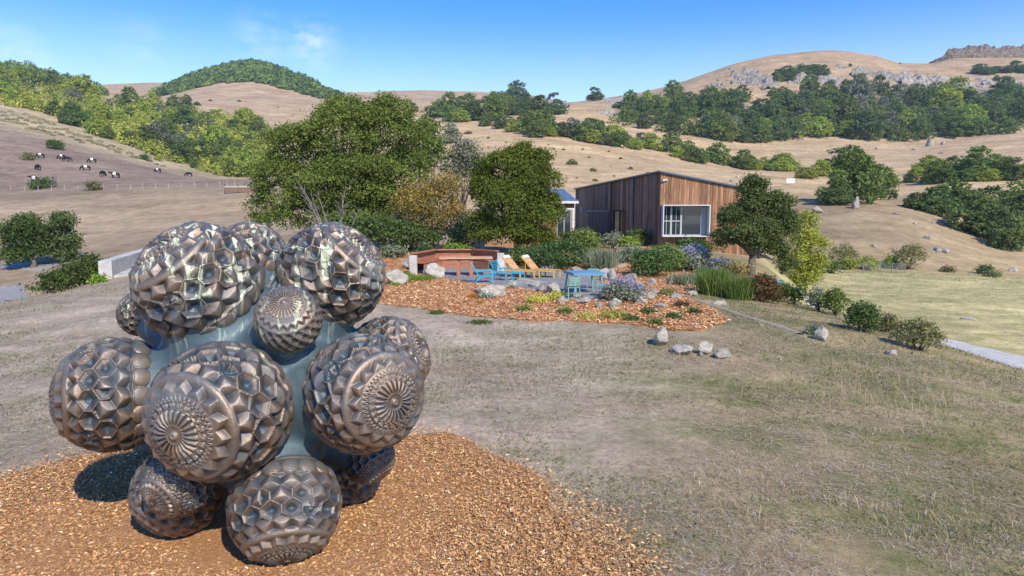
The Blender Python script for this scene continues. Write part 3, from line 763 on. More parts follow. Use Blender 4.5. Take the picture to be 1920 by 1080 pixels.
def relief(T, P, kind):
    """height over a unit ball at T degrees from its pole and turn P; a rosette, a beaded ring, arches, a collar, faceted cups, scallops"""
    H = np.zeros_like(T)
    N = {'large': 22, 'small': 24, 'comb': 20}[kind]
    s = {'large': .94, 'small': 1.12, 'comb': .8}[kind]          # rosette size
    t = T / s
    ph = P * N / (2 * np.pi)
    # boss and dish
    H += np.where(t < 3.6, .014 + .016 * np.cos(np.clip(t / 3.6, 0, 1) * np.pi / 2) - .020 * (t < 1.0), 0)
    H += np.where((t >= 3.6) & (t < 9.3), -.018 + .026 * ((t - 6.0) / 3.3) ** 2 * (t > 6.0) , 0)
    # flutes
    q = (t - 9.3) / (22.2 - 9.3)
    fl = tri(ph)                                     # 1 on the crest of a flute
    wid = .55 + .40 * np.clip(q, 0, 1)
    cr = np.clip(1 - ((1 - fl) / wid) ** 2, 0, 1) ** .5
    endr = np.clip(1 - np.clip((q - .86) / .14, 0, 1) ** 2, 0, 1) ** .5
    H += np.where((q >= 0) & (q < 1), -.022 + .052 * cr * endr * (.45 + .55 * np.clip(q * 3, 0, 1)), 0)
    # ring
    H += np.where((t >= 22.2) & (t < 23.6), .014 * np.sin((t - 22.2) / 1.4 * np.pi), 0)
    # beads
    c0 = 25.9
    dx = (ph - np.floor(ph) - .5) * 360 / N * np.sin(np.radians(c0 * s)) / s; dy = t - c0
    rb = np.hypot(dx, dy)
    bead = np.where(rb < 2.35, .018 + .012 * (rb < .95) - .014 * ((rb > .95) & (rb < 1.35)), -.012)
    H += np.where((t >= 23.6) & (t < 28.4), bead, 0)
    # interlaced arches
    ar = np.full(T.shape, -.022)
    for off in (0, .5):
        dx = (ph + off - np.floor(ph + off) - .5) * 360 / N * np.sin(np.radians(31 * s)) / s
        ra = np.hypot(dx, (t - 28.4) * .72)
        ar = np.where(np.abs(ra - 3.6) < .75, .014, ar)
        ra2 = np.hypot(dx, (t - 34.2) * .9)
        ar = np.where(ra2 < 1.6, .006, ar)
    H += np.where((t >= 28.4) & (t < 34.2), ar, 0)
    H += np.where((t >= 34.2) & (t < 35.6), .010, 0)
    # collar of triangular points
    M = {'large': 16, 'small': 20, 'comb': 22}[kind]
    pm = P * M / (2 * np.pi)
    q = np.clip((t - 35.6) / 12.0, 0, 1)
    tr = tri(pm)
    spike = np.minimum((tr - q) * 1.0, q * 1.4)
    dim = np.minimum((q - tr) * 1.0, (1 - q) * 1.2)
    H += np.where((t >= 35.6) & (t < 47.6), .012 + .075 * np.clip(spike, 0, 1) - .10 * np.clip(dim, 0, 1), 0)
    # shoulder
    e0 = 47.6 * s
    H += np.where((T >= e0) & (T < e0 + 5), .010 + .012 * np.sin((T - e0) / 5 * np.pi), 0)
    z0 = e0 + 5
    if kind == 'large':
        Nc = 17; rows = 4.1; z1 = 110.0
    elif kind == 'small':
        Nc = 20; rows = 5.0; z1 = 122.0
    else:
        Nc = 17; rows = 4.6; z1 = 118.0
    a = P * Nc / (2 * np.pi); b = (T - z0) / (z1 - z0) * rows - .45
    ax = 2 * np.pi / Nc * .93; by = np.radians(z1 - z0) / rows
    best, sec, bx, byy, bi, bj = hexfield(a, b, ax, by)
    edge = (sec - best) / 2 / (ax * .5)               # 0 at the border, about 1 in the middle
    edge = np.clip(edge, 0, 1)
    ang = np.arctan2(byy, bx)
    rim = .045 * (1 - sst(.02, .13, edge))
    step = np.floor(np.clip((edge - .34) * 6, 0, 3)) / 3 * .35 + np.clip((edge - .08) / .6, 0, 1) * .65
    cup = rim - .125 * step
    zz = tri(ang * 6 / (2 * np.pi) + .25)
    star = rim * .6 + np.clip(edge, 0, 1) ** .9 * (zz - .42) * .19 - .02 * sst(.6, 1, edge)
    def spike(turn):                                   # three-sided point with flat faces
        m_ = np.maximum(np.maximum(np.cos(ang - turn), np.cos(ang - turn - 2.0944)), np.cos(ang - turn + 2.0944))
        return .075 - .27 * (best / ax) * m_
    kite = np.where(np.cos(ang * 3 - np.pi / 2) > 0, .035 - .16 * (best / ax), -.035 + .05 * (best / ax)) - .05 * np.exp(-((best / ax - .28) / .12) ** 2) * (byy < 0)
    if kind == 'large':
        # a row of points, a row of stepped six-sided cups, a row of zigzag points
        body = .86 * np.where(bj <= 0, spike(np.pi / 2), np.where(bj == 1, np.where(np.mod(bi, 3) == 2, kite, cup), np.where(bj == 2, np.where(np.mod(bi, 2) == 0, spike(-np.pi / 2), .8 * cup), spike(-np.pi / 2))))
    elif kind == 'small':
        ta = tri(a + .25 + .5 * np.floor(b * 1.0 + .0) * 0); d1 = np.abs(np.mod(a + b / 2, 1) - .5) * 2; d2 = np.abs(np.mod(a - b / 2, 1) - .5) * 2
        body = .115 * (np.maximum(d1, d2) - .55) * 1.0 - .045 * (d1 > d2) * np.clip(d1 - d2, 0, 1)
    else:
        body = np.where(b < 1.6, .7 * star, np.where(np.mod(bj, 2) == 0, .8 * cup, .55 * cup + .35 * star))
    inb = (T >= z0) & (T < z1)
    fade = sst(z0, z0 + 3, T) * (1 - sst(z1 - 3, z1, T))
    cut = -.030 + body; cut = np.where(cut > .004, .004 + (cut - .004) * .18, cut)      # carved into the ball, its outline kept
    H += np.where(inb, .012 + cut * fade, 0)
    # scallops
    Ns = Nc; a2 = P * Ns / (2 * np.pi); w = (z1 - 2, z1 + 19)
    dx = (a2 - np.floor(a2) - .5) * 2; dy = (T - (w[0] + w[1]) / 2) / ((w[1] - w[0]) / 2)
    rs = np.hypot(dx * .95, dy)
    H += np.where((T >= z1 - 4) & (T < z1 + 22), np.where(rs < 1, .045 * np.sqrt(np.clip(1 - rs ** 2, 0, 1)) - .012, -.02), 0) * sst(z1 - 4, z1 - 1, T)
    H -= .05 * sst(z1 + 20, 160, T)
    return H

def ball_mesh(kind, nt=270, npn=640):
    T = np.linspace(.15, 166, nt); P = np.linspace(0, 2 * np.pi, npn, endpoint=False)
    TT, PP = np.meshgrid(T, P, indexing='ij')
    H = relief(TT, PP, kind)
    th = np.radians(TT)
    flat = 1 - .03 * np.exp(-(TT / 34) ** 4)            # the pole is a little flattened
    r = flat + H * 1.0
    V = np.stack([r * np.sin(th) * np.cos(PP), r * np.sin(th) * np.sin(PP), r * np.cos(th) * .99], -1)
    i = np.arange(nt - 1); k = np.arange(npn)
    I, K = np.meshgrid(i, k, indexing='ij'); K2 = (K + 1) % npn
    q = np.stack([I * npn + K, (I + 1) * npn + K, (I + 1) * npn + K2, I * npn + K2], -1)
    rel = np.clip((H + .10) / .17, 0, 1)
    cut = int(np.searchsorted(T, {'large': 32.8, 'small': 39.1, 'comb': 27.9}[kind]))
    def piece(nm, i0, i1, captop):
        Fq = q[i0:i1].reshape(-1, 4) - i0 * npn
        Vp = V[i0:i1 + 1].reshape(-1, 3); rp = rel[i0:i1 + 1].ravel()
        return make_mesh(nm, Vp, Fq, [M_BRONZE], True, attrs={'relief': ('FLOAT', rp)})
    return piece('ball', cut, nt - 1, False), piece('rosette', 0, cut, True)

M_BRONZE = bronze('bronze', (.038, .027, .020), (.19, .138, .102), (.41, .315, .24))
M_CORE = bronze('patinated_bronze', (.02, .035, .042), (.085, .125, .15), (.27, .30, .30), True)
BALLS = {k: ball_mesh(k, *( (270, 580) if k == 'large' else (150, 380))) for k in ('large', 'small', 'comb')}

# centre pixel, apparent radius, distance, pole (right, up, towards camera), turn, kind
LAYOUT = [
    (375, 532, 116, 6.15, (-.42, .62, .50), .2, 'large'),
    (468, 488, 72, 7.15, (.05, .75, -.55), .0, 'large'),
    (622, 517, 100, 6.55, (.62, .62, .12), 1.1, 'large'),
    (541, 599, 63, 5.72, (.12, .56, .80), .0, 'small'),
    (216, 739, 107, 6.12, (-.86, -.02, .42), .35, 'large'),
    (415, 770, 131, 5.55, (-.26, -.18, .95), .1, 'large'),
    (683, 737, 113, 5.85, (.66, -.04, .72), .5, 'large'),
    (728, 672, 80, 6.85, (.80, .35, .15), .7, 'large'),
    (535, 950, 104, 5.78, (.20, -.80, .50), 2.0, 'large'),
    (337, 903, 66, 5.72, (-.40, -.42, .80), .0, 'comb'),
    (336, 920, 84, 6.22, (-.45, -.70, .3), .4, 'large'),
    (692, 858, 49, 6.45, (.55, -.75, .2), .0, 'comb'),
    (266, 588, 43, 6.75, (-.8, .3, -.2), .0, 'comb'),
    (655, 885, 62, 6.95, (.3, -.8, -.3), .3, 'large'),
    (520, 640, 95, 8.00, (.1, .2, -.95), .3, 'large'),
    (330, 720, 90, 7.90, (-.4, -.1, -.9), .8, 'large'),
]
BALL_LABEL = ['ball at the upper left with its rosette turned up', 'ball peeping over the top from behind', 'ball at the upper right', 'small ball between the two upper balls and the core',
              'ball at the far left', 'largest ball at the front, its rosette facing the viewer', 'ball at the right with its rosette turned aside', 'ball behind the right one',
              'reddish ball resting on the wood chips in front', 'small ball with honeycomb cells at the lower left', 'ball on the ground behind the small honeycomb one', 'small ball under the right one',
              'small ball at the left edge behind the upper left one', 'ball low down behind', 'ball on the far side', 'ball on the far left side']
Cc = at_t(468, 742, 6.62)
sculpt = put('bronze_sculpture', None, loc=(Cc.x, Cc.y, 0), label='tall bronze sculpture of clustered patterned balls standing on the orange wood chips', cat='sculpture')
TOW = -FWD
core_dirs = []
for (px, py, rp, t, ax, turn, kind), lb in zip(LAYOUT, BALL_LABEL):
    c = at_t(px, py, t); r = rp / F * t
    if c.z - r < -.03 and py > 850:
        c.z = r - .03
    A = (RIGHT * ax[0] + UP * ax[1] + TOW * ax[2]).normalized()
    Mq = A.to_track_quat('Z', 'Y').to_matrix().to_4x4() @ Matrix.Rotation(turn, 4, 'Z')
    o = put('ball', BALLS[kind][0], sculpt, label=lb)
    o.matrix_basis = Matrix.Translation(c - sculpt.location) @ Mq @ Matrix.Scale(r * .985, 4)
    put('rosette', BALLS[kind][1], o)
    core_dirs.append((c - Cc, r))

def core_mesh():
    import bmesh
    bm = bmesh.new(); bmesh.ops.create_icosphere(bm, subdivisions=6, radius=1)
    D = np.array([v.co[:] for v in bm.verts]); Fc = np.array([[v.index for v in f.verts] for f in bm.faces]); bm.free()
    D /= np.linalg.norm(D, axis=1)[:, None]
    p = 5.5; acc = np.full(len(D), .68 ** p)
    for d, r in core_dirs:
        L = d.length; u = np.array(d / L)
        ca = np.clip(D @ u, -1, 1); al = np.arccos(ca)
        rr = np.minimum(L * .98, (.79 * r) / np.maximum(np.sin(np.clip(al, 1e-3, np.pi / 2)), 1e-3))
        rr = np.where(ca > .1, rr, 0)
        acc += rr ** p
    rad = acc ** (1 / p)
    V = D * rad[:, None]
    V[:, 2] = np.maximum(V[:, 2], .06 - Cc.z)
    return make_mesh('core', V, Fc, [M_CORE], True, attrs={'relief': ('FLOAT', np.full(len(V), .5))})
put('core', core_mesh(), sculpt, loc=(0, 0, Cc.z), label='smooth blue-green patinated core that joins the balls')
# ------------------------------------------------------------------ house
m_board = mat_var('cedar_board', (.13, .075, .052), (.48, .25, .13), 2.6, .75, bump=.3, bscale=12, stretch=(9, 9, .45), objrand=.42, c3=(.28, .15, .08), coords='Object')
m_boardL = mat_var('weathered_cedar_board', (.13, .088, .062), (.42, .27, .175), 2.0, .8, bump=.3, bscale=12, stretch=(6, 6, .5), objrand=.45, c3=(.21, .14, .105))
m_roofmetal = mat_flat('roof_metal', (.12, .15, .20), .4, .6)
m_white = mat_flat('white_metal', (.66, .67, .68), .45)
m_greyframe = mat_flat('grey_window_frame', (.40, .41, .42), .5)
m_dark = mat_flat('dark_interior', (.025, .025, .028), .8)
m_blueroof = mat_flat('standing_seam_roof', (.20, .29, .42), .35, .5)
m_bluepanel = mat_flat('blue_grey_metal_panel', (.09, .14, .19), .45, .4)
m_conc = mat_var('concrete', (.38, .36, .33), (.62, .60, .57), 1.6, .9, bump=.25, bscale=30)
m_floor = mat_flat('interior_floor', (.22, .17, .12), .6)
def glass_mat():
    m, n, l, p = new_mat('window_glass')
    p.inputs['Base Color'].default_value = (.035, .05, .055, 1); p.inputs['Roughness'].default_value = .04
    p.inputs['Specular IOR Level'].default_value = .8; p.inputs['Alpha'].default_value = .72
    return m
m_glass = glass_mat()

FL = .62
A = Vector((8.84, 41.0, 0)); B = Vector((6.0, 65.0, 0)); Cx = 14.9
WV = (B - A).normalized(); NV = Vector((-WV.y, WV.x, 0))      # along and out of the long wall
Df = Vector((Cx, 41.0, 0)); Db = Df + (B - A)
house = put('cedar_house', None, loc=(8.84, 41, 0), label='long cedar-clad house with slanted roof and boxed white window behind the patio', cat='house')
HL = house.location
def hp(name, mb, mat, parent=None, smooth=False, **kw):
    mb.v = [(v[0] - HL.x, v[1] - HL.y, v[2]) for v in mb.v]
    return mb.build(name, mat, parent or house, smooth, **kw)
def ztop(x, s=0):      # underside of the roof: falls to the right and a little to the rear
    return 5.06 - (x - 8.84) * .19 - .35 * s
LW = (B - A).length
# front wall core with the window opening, then boards
WX0, WX1, WZ0, WZ1 = 8.96, 11.64, 1.36, 3.14
mb = MB()
mb.hexa([(8.86, 41.03, -.2), (Cx, 41.03, -.2), (Cx, 41.15, -.2), (8.86, 41.15, -.2), (8.86, 41.03, WZ0), (Cx, 41.03, WZ0), (Cx, 41.15, WZ0), (8.86, 41.15, WZ0)])
mb.hexa([(8.86, 41.03, WZ1), (Cx, 41.03, WZ1), (Cx, 41.15, WZ1), (8.86, 41.15, WZ1), (8.86, 41.03, ztop(8.86)), (Cx, 41.03, ztop(Cx)), (Cx, 41.15, ztop(Cx)), (8.86, 41.15, ztop(8.86))])
mb.box(8.86, WX0, 41.03, 41.15, WZ0, WZ1); mb.box(WX1, Cx, 41.03, 41.15, WZ0, WZ1)
fw = hp('front_wall', mb, m_dark)
bw = .155; k = 0
x = 8.84
while x < Cx - .02:
    x1 = min(x + bw, Cx); pr = random.uniform(0, .014)
    spans = [(-.2, None)] if (x >= WX1 or x1 <= WX0) else [(-.2, WZ0 - .03), (WZ1 + .03, None)]
    for z0, z1 in spans:
        za = ztop(x) if z1 is None else z1; zb = ztop(x1) if z1 is None else z1
        b = MB().hexa([(x + .006, 41.0 - pr, z0), (x1 - .006, 41.0 - pr, z0), (x1 - .006, 41.028, z0), (x + .006, 41.028, z0), (x + .006, 41.0 - pr, za), (x1 - .006, 41.0 - pr, zb), (x1 - .006, 41.028, zb), (x + .006, 41.028, za)])
        hp('board', b, m_board, fw)
    x = x1
# long side wall
def lw(s, out, z): q = A + WV * s + NV * out; return (q.x, q.y, z)
def wallbox(mb, s0, s1, o0, o1, z0a, z1a, z1b=None):
    z1b = z1a if z1b is None else z1b
    return mb.hexa([lw(s0, o1, z0a), lw(s1, o1, z0a), lw(s1, o0, z0a), lw(s0, o0, z0a), lw(s0, o1, z1a), lw(s1, o1, z1b), lw(s1, o0, z1b), lw(s0, o0, z1a)])
def sY(Y): return (Y - 41) / WV.y
OS0, OS1, OZ = sY(48.3), sY(51.6), 2.85
zl = lambda s: 5.06 - .35 * s / LW
mb = MB()
wallbox(mb, .02, OS0, -.15, -.03, -.2, zl(0), zl(OS0)); wallbox(mb, OS0, OS1, -.15, -.03, OZ, zl(OS0), zl(OS1)); wallbox(mb, OS1, LW, -.15, -.03, -.2, zl(OS1), zl(LW))
sw = hp('side_wall', mb, m_dark)
s = .0
while s < LW - .05:
    s1 = min(s + .24, LW); pr = random.uniform(0, .016)
    z0 = OZ if (s1 > OS0 and s < OS1) else -.2
    b = wallbox(MB(), s + .008, s1 - .008, -.028, pr, z0, zl(s), zl(s1)); hp('board', b, m_boardL, sw); s = s1
# other walls, floor, roof
mb = MB(); mb.hexa([(Cx - .12, 41.2, -.4), (Cx, 41.2, -.4), (Db.x, Db.y, -.4), (Db.x - .12, Db.y, -.4), (Cx - .12, 41.2, ztop(Cx)), (Cx, 41.2, ztop(Cx)), (Db.x, Db.y, ztop(Cx, 1)), (Db.x - .12, Db.y, ztop(Cx, 1))])
hp('rear_wall', mb, m_boardL)
mb = MB(); mb.hexa([(B.x, B.y, -.4), (Db.x, Db.y, -.4), (Db.x, Db.y + .12, -.4), (B.x, B.y + .12, -.4), (B.x, B.y, ztop(8.84, 1)), (Db.x, Db.y, ztop(Cx, 1)), (Db.x, Db.y + .12, ztop(Cx, 1)), (B.x, B.y + .12, ztop(8.84, 1))])
hp('end_wall', mb, m_boardL)
mb = MB(); mb.hexa([(8.98, 41.2, .3), (Cx - .15, 41.2, .3), (Db.x - .15, Db.y, .3), (B.x + .15, B.y, .3), (8.98, 41.2, FL), (Cx - .15, 41.2, FL), (Db.x - .15, Db.y, FL), (B.x + .15, B.y, FL)])
hp('floor', mb, m_floor)
mb = MB()
ov = .16
zA, zD = ztop(8.84 - ov) + .012, ztop(Cx + .2) + .012; zB, zE = ztop(8.84 - ov, 1) + .012, ztop(Cx + .2, 1) + .012
mb.hexa([(8.84 - ov, 40.86, zA), (Cx + .2, 40.86, zD), (Db.x + .2, Db.y + .2, zE), (B.x - ov, B.y + .2, zB), (8.84 - ov, 40.86, zA + .10), (Cx + .2, 40.86, zD + .10), (Db.x + .2, Db.y + .2, zE + .10), (B.x - ov, B.y + .2, zB + .10)])
rf = hp('roof', mb, m_roofmetal)
mb = MB(); mb.hexa([(8.70, 40.835, zA + .02), (Cx + .2, 40.835, zD + .02), (Cx + .2, 40.855, zD + .02), (8.70, 40.855, zA + .02), (8.70, 40.835, zA + .11), (Cx + .2, 40.835, zD + .11), (Cx + .2, 40.855, zD + .11), (8.70, 40.855, zA + .11)])
hp('fascia', mb, m_roofmetal, rf)
# boxed window
bx = hp('window_box', MB().box(WX0, WX1, 40.45, 41.14, WZ1, WZ1 + .05).box(WX0, WX1, 40.45, 41.14, WZ0 - .05, WZ0).box(WX0 - .05, WX0, 40.45, 40.985, WZ0 - .05, WZ1 + .05).box(WX1, WX1 + .05, 40.45, 40.985, WZ0 - .05, WZ1 + .05), m_white)
def window(x0, x1, bars, name='window'):
    w = hp(name, MB().box(x0, x1, 41.04, 41.11, WZ0 + .002, WZ0 + .06).box(x0, x1, 41.04, 41.11, WZ1 - .06, WZ1 - .002).box(x0, x0 + .05, 41.04, 41.11, WZ0 + .06, WZ1 - .06).box(x1 - .05, x1, 41.04, 41.11, WZ0 + .06, WZ1 - .06), m_greyframe)
    hp('pane', MB().box(x0 + .05, x1 - .05, 41.07, 41.08, WZ0 + .06, WZ1 - .06), m_glass, w)
    if bars:
        zc = (WZ0 + WZ1) / 2 - .02; xc = (x0 + x1) / 2
        hp('meeting_rail', MB().box(x0 + .05, x1 - .05, 41.05, 41.068, zc - .03, zc + .03), m_greyframe, w)
        hp('glazing_bar', MB().box(xc - .014, xc + .014, 41.055, 41.066, zc + .03, WZ1 - .06), m_greyframe, w)
        hp('glazing_bar', MB().box(xc - .014, xc + .014, 41.055, 41.066, WZ0 + .06, zc - .03), m_greyframe, w)
window(WX0 + .004, 9.52, True); window(9.524, 10.12, True); window(10.124, WX1 - .30, False, 'picture_window')
hp('side_light', MB().box(WX1 - .296, WX1 - .004, 41.05, 41.12, WZ0 + .004, WZ1 - .004), m_greyframe)
hp('interior_wall', MB().box(8.99, Cx - .15, 44.5, 44.6, FL, 3.8), m_dark)
# doorway and the sliding panel beside it
mb = MB(); wallbox(mb, OS0, OS0 + .1, -.14, -.02, FL - .1, OZ); wallbox(mb, OS1 - .1, OS1, -.14, -.02, FL - .1, OZ); wallbox(mb, OS0 + .1, OS1 - .1, -.14, -.02, OZ - .1, OZ - .004)
wallbox(mb, (OS0 + OS1) / 2 - .04, (OS0 + OS1) / 2 + .04, -.13, -.03, FL - .1, OZ - .1)
dr = hp('glazed_door', mb, m_dark)
for s0, s1 in ((OS0 + .1, (OS0 + OS1) / 2 - .04), ((OS0 + OS1) / 2 + .04, OS1 - .1)):
    hp('pane', wallbox(MB(), s0, s1, -.09, -.08, FL - .1, OZ - .1), m_glass, dr)
S0, S1 = sY(52.6), sY(59.6)
sp_ = hp('sliding_panel', wallbox(MB(), S0, S1, .05, .09, FL - .1, 2.72), m_bluepanel)
k = 0; s = S0
while s < S1 - .1:
    hp('rib', wallbox(MB(), s + .05, s + .22, .092, .15, FL - .08, 2.70), m_bluepanel, sp_); s += .5
hp('track', wallbox(MB(), S0 - .2, S1 + .2, .05, .14, 2.73, 2.80), m_greyframe, sp_)
hp('downpipe', wallbox(MB(), sY(46.3), sY(46.3) + .07, .02, .09, -.2, 4.95), m_bluepanel)
hp('downpipe', wallbox(MB(), sY(51.9), sY(51.9) + .08, .02, .09, -.2, 4.9), m_dark)
lp = MB().tube([lw(sY(60.6), .02, 2.95), lw(sY(60.6), .30, 2.98), lw(sY(60.6), .42, 2.86)], [.05, .05, .17], 10)
hp('wall_lamp', lp, m_white)
hp('security_camera', MB().box(8.93, 9.03, 40.82, 40.98, 4.58, 4.68).box(9.06, 9.2, 40.86, 40.98, 4.62, 4.70), m_white)

# second building with the blue roof
def wing():
    w = put('blue_roofed_wing', None, loc=(3.0, 51.6, .5), label='small building with hipped blue metal roof and white trim beside the cedar house', cat='building')
    x0, x1, zt, yb = -4.2, 2.0, 3.0, 6.0            # outline of the eaves
    MB().box(x0 + .35, x1 - .3, .35, yb - .3, -.7, zt - .02).build('wall', m_board, w)
    a, b, c, d = (x0, 0, zt), (x1, 0, zt), (x1, yb, zt), (x0, yb, zt); e, f = (x0 + 1.1, yb / 2, zt + .98), (x1 - .9, yb / 2, zt + .98)
    rf_ = MB().add([a, b, c, d, e, f], [(0, 1, 5, 4), (1, 2, 5), (2, 3, 4, 5), (3, 0, 4), (3, 2, 1, 0)]).build('roof', m_blueroof, w)
    for k in range(15):                              # standing seams down the front slope
        x = x0 + .5 + k * .4; t = min(1.0, (x - x0) / 1.1, (x1 - x) / .9)
        MB().bar((x, 0, zt + .02), (x, yb / 2 * t, zt + .98 * t + .02), .03, .04).build('seam', m_blueroof, rf_)
    MB().box(x0, x1, -.05, -.003, zt - .16, zt + .02).build('fascia', m_white, w)
    MB().box(x0 + .35, x1 - .28, .28, .348, zt - .62, zt - .5).box(x1 - .44, x1 - .28, .28, .348, -.6, zt - .62).build('trim', m_white, w)
    wd = MB().box(x1 - 1.6, x1 - .5, .30, .348, .2, zt - .66).build('window', m_greyframe, w)
    for a_, b_ in ((x1 - 1.53, x1 - 1.09), (x1 - 1.01, x1 - .57)):
        MB().box(a_, b_, .285, .297, .28, zt - .72).build('pane', m_glass, wd)
wing()

# concrete walls and steps
cw0, cw1 = hit(186, 527), None
wl_o = put('concrete_wall', None, loc=(cw0.x, cw0.y, 0), label='low board-formed concrete wall running back beside the dark hedge', cat='wall')
d = Vector((-.33, 1, 0)).normalized(); nn = Vector((d.y, -d.x, 0))
def cwp(s, o, z): q = d * s + nn * o; return (q.x, q.y, z)
for k_ in range(5):
    a0, a1 = k_ * 4.2 + .01, (k_ + 1) * 4.2 - .01
    MB().hexa([cwp(a0, 0, -1.3), cwp(a0, .6, -1.3), cwp(a1, .6, -1.5), cwp(a1, 0, -1.5), cwp(a0, 0, .34), cwp(a0, .6, .34), cwp(a1, .6, .34), cwp(a1, 0, .34)]).build('wall_section', m_conc, wl_o)
MB().hexa([cwp(.3, .605, -1.2), cwp(.3, 1.5, -1.2), cwp(9, 1.1, -1.2), cwp(9, .605, -1.2), cwp(.3, .605, -.42), cwp(.3, 1.5, -.46), cwp(9, 1.1, -.36), cwp(9, .605, -.36)]).build('footing', m_conc, wl_o)
put('concrete_pillar', MB().box(-.32, .32, -.2, .2, 0, 1.75).mesh('concrete_pillar', m_conc), loc=(-1.85, 38.5, gz(-1.85, 38.5)), label='square concrete pier half hidden behind the wooden bench', cat='pier')
m_sleeper = mat_var('timber_riser', (.15, .08, .06), (.26, .15, .11), 5, .85)
st = put('garden_steps', None, loc=(6.35, 34.6, 0), label='short flight of timber-edged steps rising to the house', cat='steps')
for k_ in range(3):
    z = gz(6.35, 34.6) + .02 + .17 * k_
    MB().box(-.85, .85, k_ * .75, k_ * .75 + .10, z - .1, z + .19).build('riser', m_sleeper, st)
    MB().box(-.85, .85, k_ * .75 + .102, k_ * .75 + .80, z - .1, z + .17).build('tread', m_path, st)
rt = put('timber_edging', MB().bar((0, 0, .1), (3.4, -.9, .1), .12, .28).mesh('timber_edging', m_sleeper), loc=tuple(hit(1290, 524)), label='dark timber edging among the lavender before the house', cat='edging')

# ------------------------------------------------------------------ furniture
m_red = mat_var('redwood', (.27, .105, .06), (.46, .21, .125), 3, .6, bump=.15, stretch=(1, 1, 6), objrand=.12)
m_tabletop = mat_var('oiled_redwood', (.46, .24, .13), (.62, .37, .22), 3, .5, objrand=.1)
m_cyan = mat_flat('turquoise_paint', (.03, .40, .57), .5)
m_blue = mat_flat('blue_paint', (.13, .28, .44), .5)
m_green = mat_flat('sage_green_paint', (.19, .35, .26), .55)
m_aqua = mat_flat('aqua_paint', (.16, .36, .37), .55)
m_yellow = mat_flat('yellow_paint', (.72, .46, .05), .45)
m_slat = mat_var('teak_slat', (.50, .28, .13), (.62, .38, .20), 6, .6, objrand=.1)
m_pillow = mat_flat('cream_headrest', (.72, .69, .62), .9)
PZ = .10
def pz(x, y): return gz(x, y) + .085

def bench():
    c = Vector((-2.4, 31.6, 0)); z0 = pz(c.x, c.y)
    b = put('wooden_bench', None, loc=(c.x, c.y, z0), label='high-backed angular redwood bench wrapping round the outdoor dining table', cat='bench')
    P = [(-4.40, 30.1), (-3.72, 32.7), (-1.86, 33.0), (-.62, 31.7)]
    P = [Vector((p[0] - c.x, p[1] - c.y, 0)) for p in P]
    for k_ in range(3):
        a, e = P[k_], P[k_ + 1]; dd = (e - a).normalized(); nrm = Vector((dd.y, -dd.x, 0))
        for r_ in range(4):
            za = .04 + r_ * .205
            MB().bar(a + dd * .02 + Vector((0, 0, za + .1)), e - dd * .02 + Vector((0, 0, za + .1)), .06, .195).build('back_board', m_red, b)
        MB().bar(a + nrm * .08 + Vector((0, 0, .885)), e + nrm * .08 + Vector((0, 0, .885)), .24, .05).build('top_cap', m_red, b)
        for q in range(3):
            off = nrm * (.14 + q * .155)
            MB().bar(a + off + dd * .05 * (q + 1) + Vector((0, 0, .44)), e + off - dd * .05 * (q + 1) + Vector((0, 0, .44)), .145, .04).build('seat_board', m_red, b)
        MB().bar(a + nrm * .5 + dd * .12 + Vector((0, 0, .2)), e + nrm * .5 - dd * .12 + Vector((0, 0, .2)), .04, .38).build('seat_panel', m_red, b)
    for p_ in (P[0] + Vector((.06, -.13, 0)), P[3] + Vector((.10, -.12, 0))):
        MB().box(p_.x - .16, p_.x + .16, p_.y - .1, p_.y + .1, -.1, .80).build('end_post', m_conc, b)
bench()
def dining_table():
    c = at(874, 487, 29.5); z0 = pz(c.x, c.y)
    t = put('dining_table', None, loc=(c.x, c.y, z0), rot=(0, 0, R(3)), label='long reddish wooden table with two square legs in front of the bench', cat='table')
    for k_ in range(4):
        MB().box(-1.13, 1.13, -.42 + k_ * .212, -.42 + k_ * .212 + .206, .74, .81).build('plank', m_tabletop, t)
    MB().box(-.85, .85, -.05, .05, .66, .738).build('beam', m_red, t)
    for x_ in (-.33, .22):
        MB().box(x_ - .075, x_ + .075, -.32, -.17, 0, .738).build('leg', m_red, t)
        MB().box(x_ - .075, x_ + .075, .17, .32, 0, .738).build('leg', m_red, t)
dining_table()

